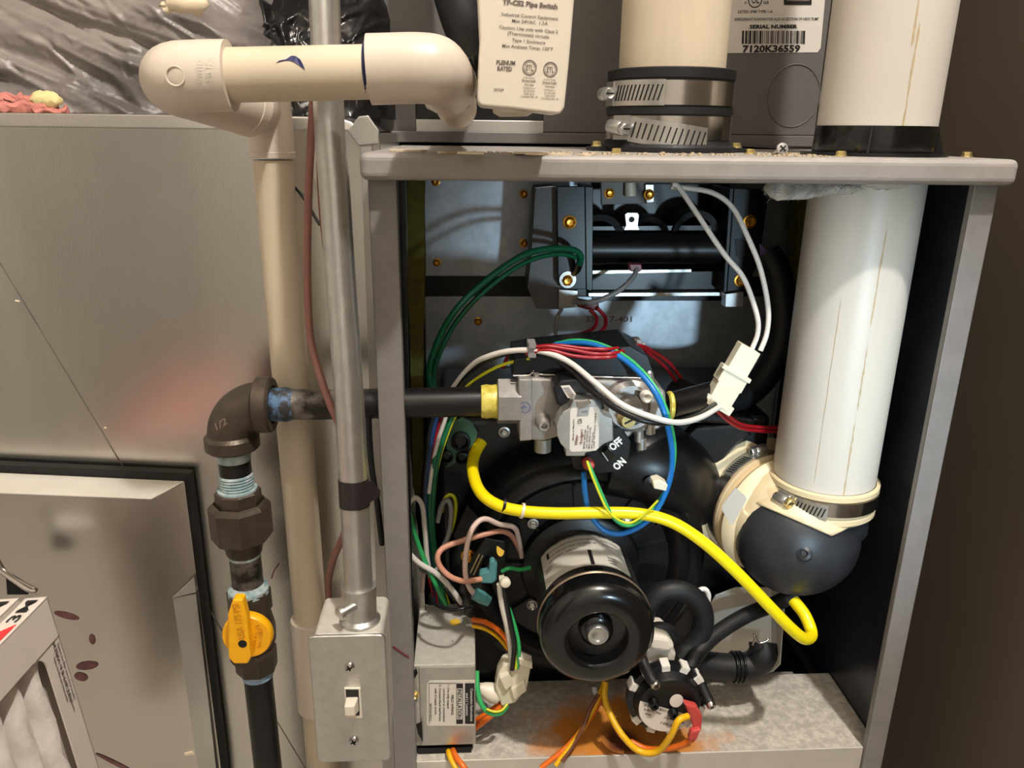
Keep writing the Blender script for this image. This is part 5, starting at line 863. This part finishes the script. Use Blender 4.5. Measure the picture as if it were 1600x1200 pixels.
wire('blue_lead', 'bright blue wire looping from the gas valve down under the yellow tube and back', bl, 4.6, 'wblue')
wire('striped_lead', 'yellow and green striped wire running from the red plug alongside the blue loop', [(918, 722, -.02), (925, 738, -.024), (938, 768, -.026), (952, 798, -.027), (966, 816, -.027), (985, 821, -.026), (1008, 808, -.023), (1028, 785, -.022), (1046, 752, -.022), (1054, 708, -.024), (1049, 666, -.026), (1035, 625, -.023), (1013, 590, -.013), (979, 558, .002), (937, 537.5, .014), (900, 532, .022), (868, 537, .032)], 3.2, 'wlgreen')
wire('stripe', 'thin yellow stripe running beside the blue loop over the gas valve', [(917, 720, -.0235), (923, 738, -.0275), (935, 768, -.0295), (949, 797, -.0305), (966, 812, -.0305), (985, 817, -.0305), (1006, 804, -.0315), (1028, 782, -.0325)], 2, 'wyg')
# bundle beside the post
ub = [('green wire dropping behind the gas pipe in the bundle by the post, thickest strand', 'wgreen', 5, 0), ('slimmer green wire in the bundle by the post, bending furthest out at the top', 'wgreen', 4.4, 9), ('yellow and green wire on the outer side of the bundle by the post', 'wyg', 2.6, 13), ('dark blue wire in the bundle by the post', 'wdblue', 4.4, -14), ('red wire half hidden in the bundle by the post', 'wred', 3.4, -6), ('black wire nearest the post in the bundle', 'wblack', 4.4, -20), ('white wire showing between green strands below the gas pipe', 'wwhite', 3.4, 4)]
for lab_, m_, r_, o_ in ub:
    sp = 1 if m_ != 'wwhite' else 0
    if m_ == 'wwhite': pts = [(700, 640, .05), (694, 660, .05), (684, 690, .05), (676, 725, .055), (670, 770, .06)]
    else: pts = [(702+o_*1.1, 640, .06), (690+o_*.9, 672, .055), (678+o_*.6, 720, .055), (672+o_*.5, 770, .07), (672+o_*.45, 820, .085), (676+o_*.4, 860, .092), (682+o_*.5, 900, .095), (690+o_*.9, 945, .095)]
    wire('bundle_wire', lab_, pts, r_, m_, 'wire')
wire('white_lead', 'white wire arched over beside the post and running down into the bundle', [(636, 792, 0.06), (644, 780, 0.06), (652, 779, 0.062), (660, 792, 0.066), (664, 830, 0.07), (667, 870, 0.074), (672, 900, 0.076)], 4.2, 'wwhite')
wire('white_lead', 'white wire slanting from the post past the bundle to the junction box corner', [(636, 862, 0.065), (655, 880, 0.066), (680, 895, 0.068), (700, 914, 0.07), (716, 935, 0.072), (722, 944, 0.08)], 4.6, 'wwhite')
wire('white_lead', 'white wire looped back on the far side of the bundle', [(684, 868, 0.075), (700, 838, 0.072), (705, 800, 0.07), (700, 782, 0.07), (690, 790, 0.072), (684, 815, 0.075)], 4, 'wgray')
wire('striped_lead', 'thin green and yellow wire bending over at the top of the loop beside the bundle', [(690, 800, 0.08), (696, 778, 0.08), (706, 774, 0.08), (712, 785, 0.08), (710, 812, 0.08), (704, 832, 0.08)], 3, 'wyg')
wire('green_lead', 'bright green wire slanting down into the junction box top', [(640, 800, 0.07), (650, 840, 0.07), (665, 880, 0.07), (685, 922, 0.07), (697, 945, 0.085)], 4, 'wlgreen')
wire('red_lead', 'dark red wire entering the junction box top', [(668, 890, 0.09), (674, 920, 0.09), (678, 946, 0.1)], 3, 'dred')
wire('white_lead', 'pale wire entering the junction box nearest the post', [(662, 890, 0.085), (660, 920, 0.085), (656, 946, 0.1)], 3.4, 'wpink')
t = wire('cable_tie', 'grey loop tied round the wire bundle above the junction box', [(656, 888, 0.078), (664, 894, 0.074), (676, 894, 0.074), (685, 886, 0.078)], 3, 'wgray', 'cable tie')
wire('black_lead', 'black wire lying in a shallow loop over the junction box top', [(672, 930, .03), (680, 944, .02), (705, 953, .012), (728, 950, .012), (740, 948, .03)], 3, 'wblack')
wire('black_lead', 'black wire running from the bundle over the back of the junction box', [(694, 918, 0.085), (712, 938, 0.08), (728, 952, 0.075), (742, 958, 0.085)], 3.2, 'wblack')
wire('tan_lead', 'tan wire looping out from the teal flag terminal around in front of the bundle', [(752, 905, 0.036), (725, 908, 0.03), (702, 900, 0.028), (687, 884, 0.03), (684, 868, 0.032), (695, 855, 0.036), (725, 844, 0.04), (760, 834, 0.044), (783, 830, 0.05), (800, 838, 0.06), (812, 860, 0.07), (822, 880, 0.075)], 4.6, 'wtan')
wire('pink_lead', 'pale pink wire arched from the teal barrel terminal up over the relay', [(742, 930, 0.038), (732, 915, 0.034), (727, 895, 0.03), (728, 865, 0.028), (734, 835, 0.03), (746, 816, 0.034), (760, 811, 0.038), (780, 819, 0.044), (803, 824, 0.052), (810, 840, 0.06), (815, 870, 0.07)], 4.4, 'wpink')
wire('teal_lead', 'green and white wire running sideways from the relay to the blower', [(784, 893, 0.048), (795, 888, 0.048), (812, 890, 0.053), (828, 887, 0.058)], 3.4, 'wlgreen')
t = thing('cable_tie', P(789, 908, .0), 'white cable tie head holding the wires that drop to the lower connector', 'cable tie'); build(MB().lathe(P(789, 908, .0), (.1, -1, .2), [(.0038, 0), (.0038, .004), (.002, .005), (0, .005)], 14), 'tie_head', 'nylon', t); build(MB().prism(pp([(780, 906), (788, 904), (789, 912), (781, 914)], .002), (0, .006, 0)), 'tie_loop', 'nylon', t)
for lab_, m_, pts, r_ in (('white wire dropping from the cable tie head to the lower white connector', 'wwhite', [(780, 912, .004), (784, 945, .004), (792, 980, .006), (797, 1010, .01), (800, 1042, .014)], 4.2), ('black wire dropping beside the white one to the lower white connector', 'wblack', [(787, 912, .004), (792, 945, .004), (799, 980, .004), (804, 1010, .006), (800, 1046, .008)], 4), ('green wire curving down to the lower white connector beside the motor', 'wlgreen', [(795, 950, .02), (806, 985, .014), (811, 1015, .01), (808, 1044, .01)], 3.4), ('thin yellow wire curving down to the lower white connector', 'wyg', [(800, 970, .02), (807, 1000, .014), (806, 1045, .008)], 2)): wire('connector_wire', lab_, pts, r_, m_)
cn2 = thing('wire_connector', P(803, 1100, .01), 'milky white plug connector hanging low between the junction box and the motor', 'connector')
build(MB().prism(pp([(786, 1040), (808, 1030), (830, 1040), (824, 1074), (806, 1098), (784, 1104), (774, 1076), (778, 1054)], .012), (0, .014, 0)), 'plug_body', 'nylon', cn2, bevel=.0012)
build(MB().prism(pp([(780, 1060), (796, 1052), (802, 1070), (790, 1080)], .008), (0, .006, 0)), 'plug_latch', 'nylon', cn2, bevel=.0008); build(MB().prism(pp([(798, 1078), (820, 1064), (823, 1080), (804, 1094)], .009), (0, .005, 0)), 'plug_latch', 'nylon', cn2, bevel=.0008); build(MB().prism(pp([(810, 1028), (832, 1036), (832, 1046), (812, 1040)], .007), (0, .01, 0)), 'plug_rim', 'nylon', cn2, bevel=.0008)
wn = thing('wire_nut', P(765, 1083, .02), 'off-white wire nut lying beside the milky connector', 'wire nut'); build(MB().lathe(P(780, 1086, .02), P(748, 1074, .02)-P(780, 1086, .02), [(0, 0), (.0075, .0005), (.0085, .006), (.006, .014), (.0035, .019), (0, .019)], 18), 'nut_shell', 'ivory', wn)
for lab_, m_, pts, r_ in (('orange wire curving out from behind the junction box to the lower connector', 'worange', [(738, 968, .05), (758, 972, .045), (778, 984, .035), (793, 1002, .025), (800, 1025, .02)], 4.2), ('yellow wire beside the orange one behind the junction box', 'wyellow', [(738, 978, .05), (758, 983, .045), (778, 996, .035), (794, 1015, .025)], 3), ('brown wire under the orange one behind the junction box', 'wbrown', [(738, 972, .052), (760, 978, .047), (782, 994, .037), (798, 1018, .027)], 3.4), ('green wire looping below the milky connector and up the junction box side', 'wlgreen', [(745, 1048, .02), (746, 1075, .012), (752, 1100, .006), (765, 1114, .004), (782, 1114, .004), (793, 1102, .008)], 4), ('yellow wire inside the green loop below the milky connector', 'wyg', [(760, 1108, .0025), (772, 1112, .0015), (784, 1110, .002), (793, 1100, .006)], 2), ('orange wire slanting up from the junction box foot to the milky connector', 'worange', [(740, 1140, .02), (755, 1128, .014), (772, 1114, .014), (786, 1100, .016)], 4.6), ('second orange wire slanting beside the first below the milky connector', 'worange', [(738, 1128, .024), (755, 1118, .02), (775, 1104, .02), (788, 1092, .02)], 4)): wire('harness_wire', lab_, pts, r_, m_)
for lab_, m_, pts, r_ in (('yellow wire looping from under the motor across the rust to the red plug', 'wyellow', [(946, 1066, .02), (945, 1090, .012), (955, 1120, .0), (975, 1152, -.012), (1000, 1174, -.018), (1028, 1174, -.024), (1048, 1150, -.03), (1060, 1126, -.03), (1075, 1119, -.026)], 5.2), ('orange wire lying on the cabinet floor and rising to the red plug', 'worange', [(985, 1158, .0), (1010, 1170, -.006), (1040, 1170, -.012), (1065, 1164, -.018), (1082, 1154, -.022)], 5), ('orange wire slanting across the rust toward the front lip', 'worange', [(948, 1066, .03), (935, 1100, .02), (915, 1132, .006), (888, 1165, -.004), (845, 1200, -.012)], 4.4), ('yellow wire slanting from under the motor toward the front lip', 'wyellow', [(944, 1066, .026), (936, 1088, .018), (925, 1112, .01), (903, 1150, -.002), (868, 1196, -.012)], 4), ('brown wire crossing the yellow one on its way to the front lip', 'wbrown', [(935, 1085, .016), (922, 1108, .008), (912, 1135, .0), (895, 1165, -.006), (878, 1190, -.012)], 3.6), ('thin dark red wire beside the yellow loop on the rust stain', 'dred', [(955, 1128, .006), (966, 1148, -.002), (984, 1164, -.004)], 2), ('yellow wire hanging below the junction box', 'wyellow', [(700, 1168, .02), (702, 1180, .004), (712, 1200, -.006), (722, 1215, -.008)], 4.4), ('orange wire hanging below the junction box', 'worange', [(706, 1166, .02), (711, 1180, .002), (724, 1198, -.008), (735, 1212, -.01)], 4.8)): wire('switch_wire', lab_, pts, r_, m_)
yt = thing('yellow_tube', P(1000, 900, -.02), 'bright yellow rubber tube curving across the blower and under the moulded elbow', 'tube')
yp = [(752, 690, .06), (741, 712, .05), (739, 738, .03), (750, 768, .005), (775, 788, -.01), (812, 798, -.018), (870, 802, -.022), (940, 801, -.024), (1000, 803, -.026), (1050, 816, -.028), (1100, 848, -.03), (1150, 893, -.03), (1200, 945, -.026), (1238, 984, -.02), (1258, 998, -.012), (1268, 990, .0), (1258, 962, .012), (1240, 938, .025)]
build(MB().tube([P(*p) for p in yp], [9.3*S(*p) for p in yp], 20, 8), 'tube', 'ytube', yt)
for px, py, Y_ in ((787, 789, -.019), (816, 798, -.024), (1029, 809, -.03)): build(MB().lathe(P(px, py, Y_+.006), (1, .0, -.25), [(.0052, -.001), (.0056, -.001), (.0056, .001), (.0052, .001)], 20), 'tie_band', 'blackm' if px != 816 else 'ivory', yt)
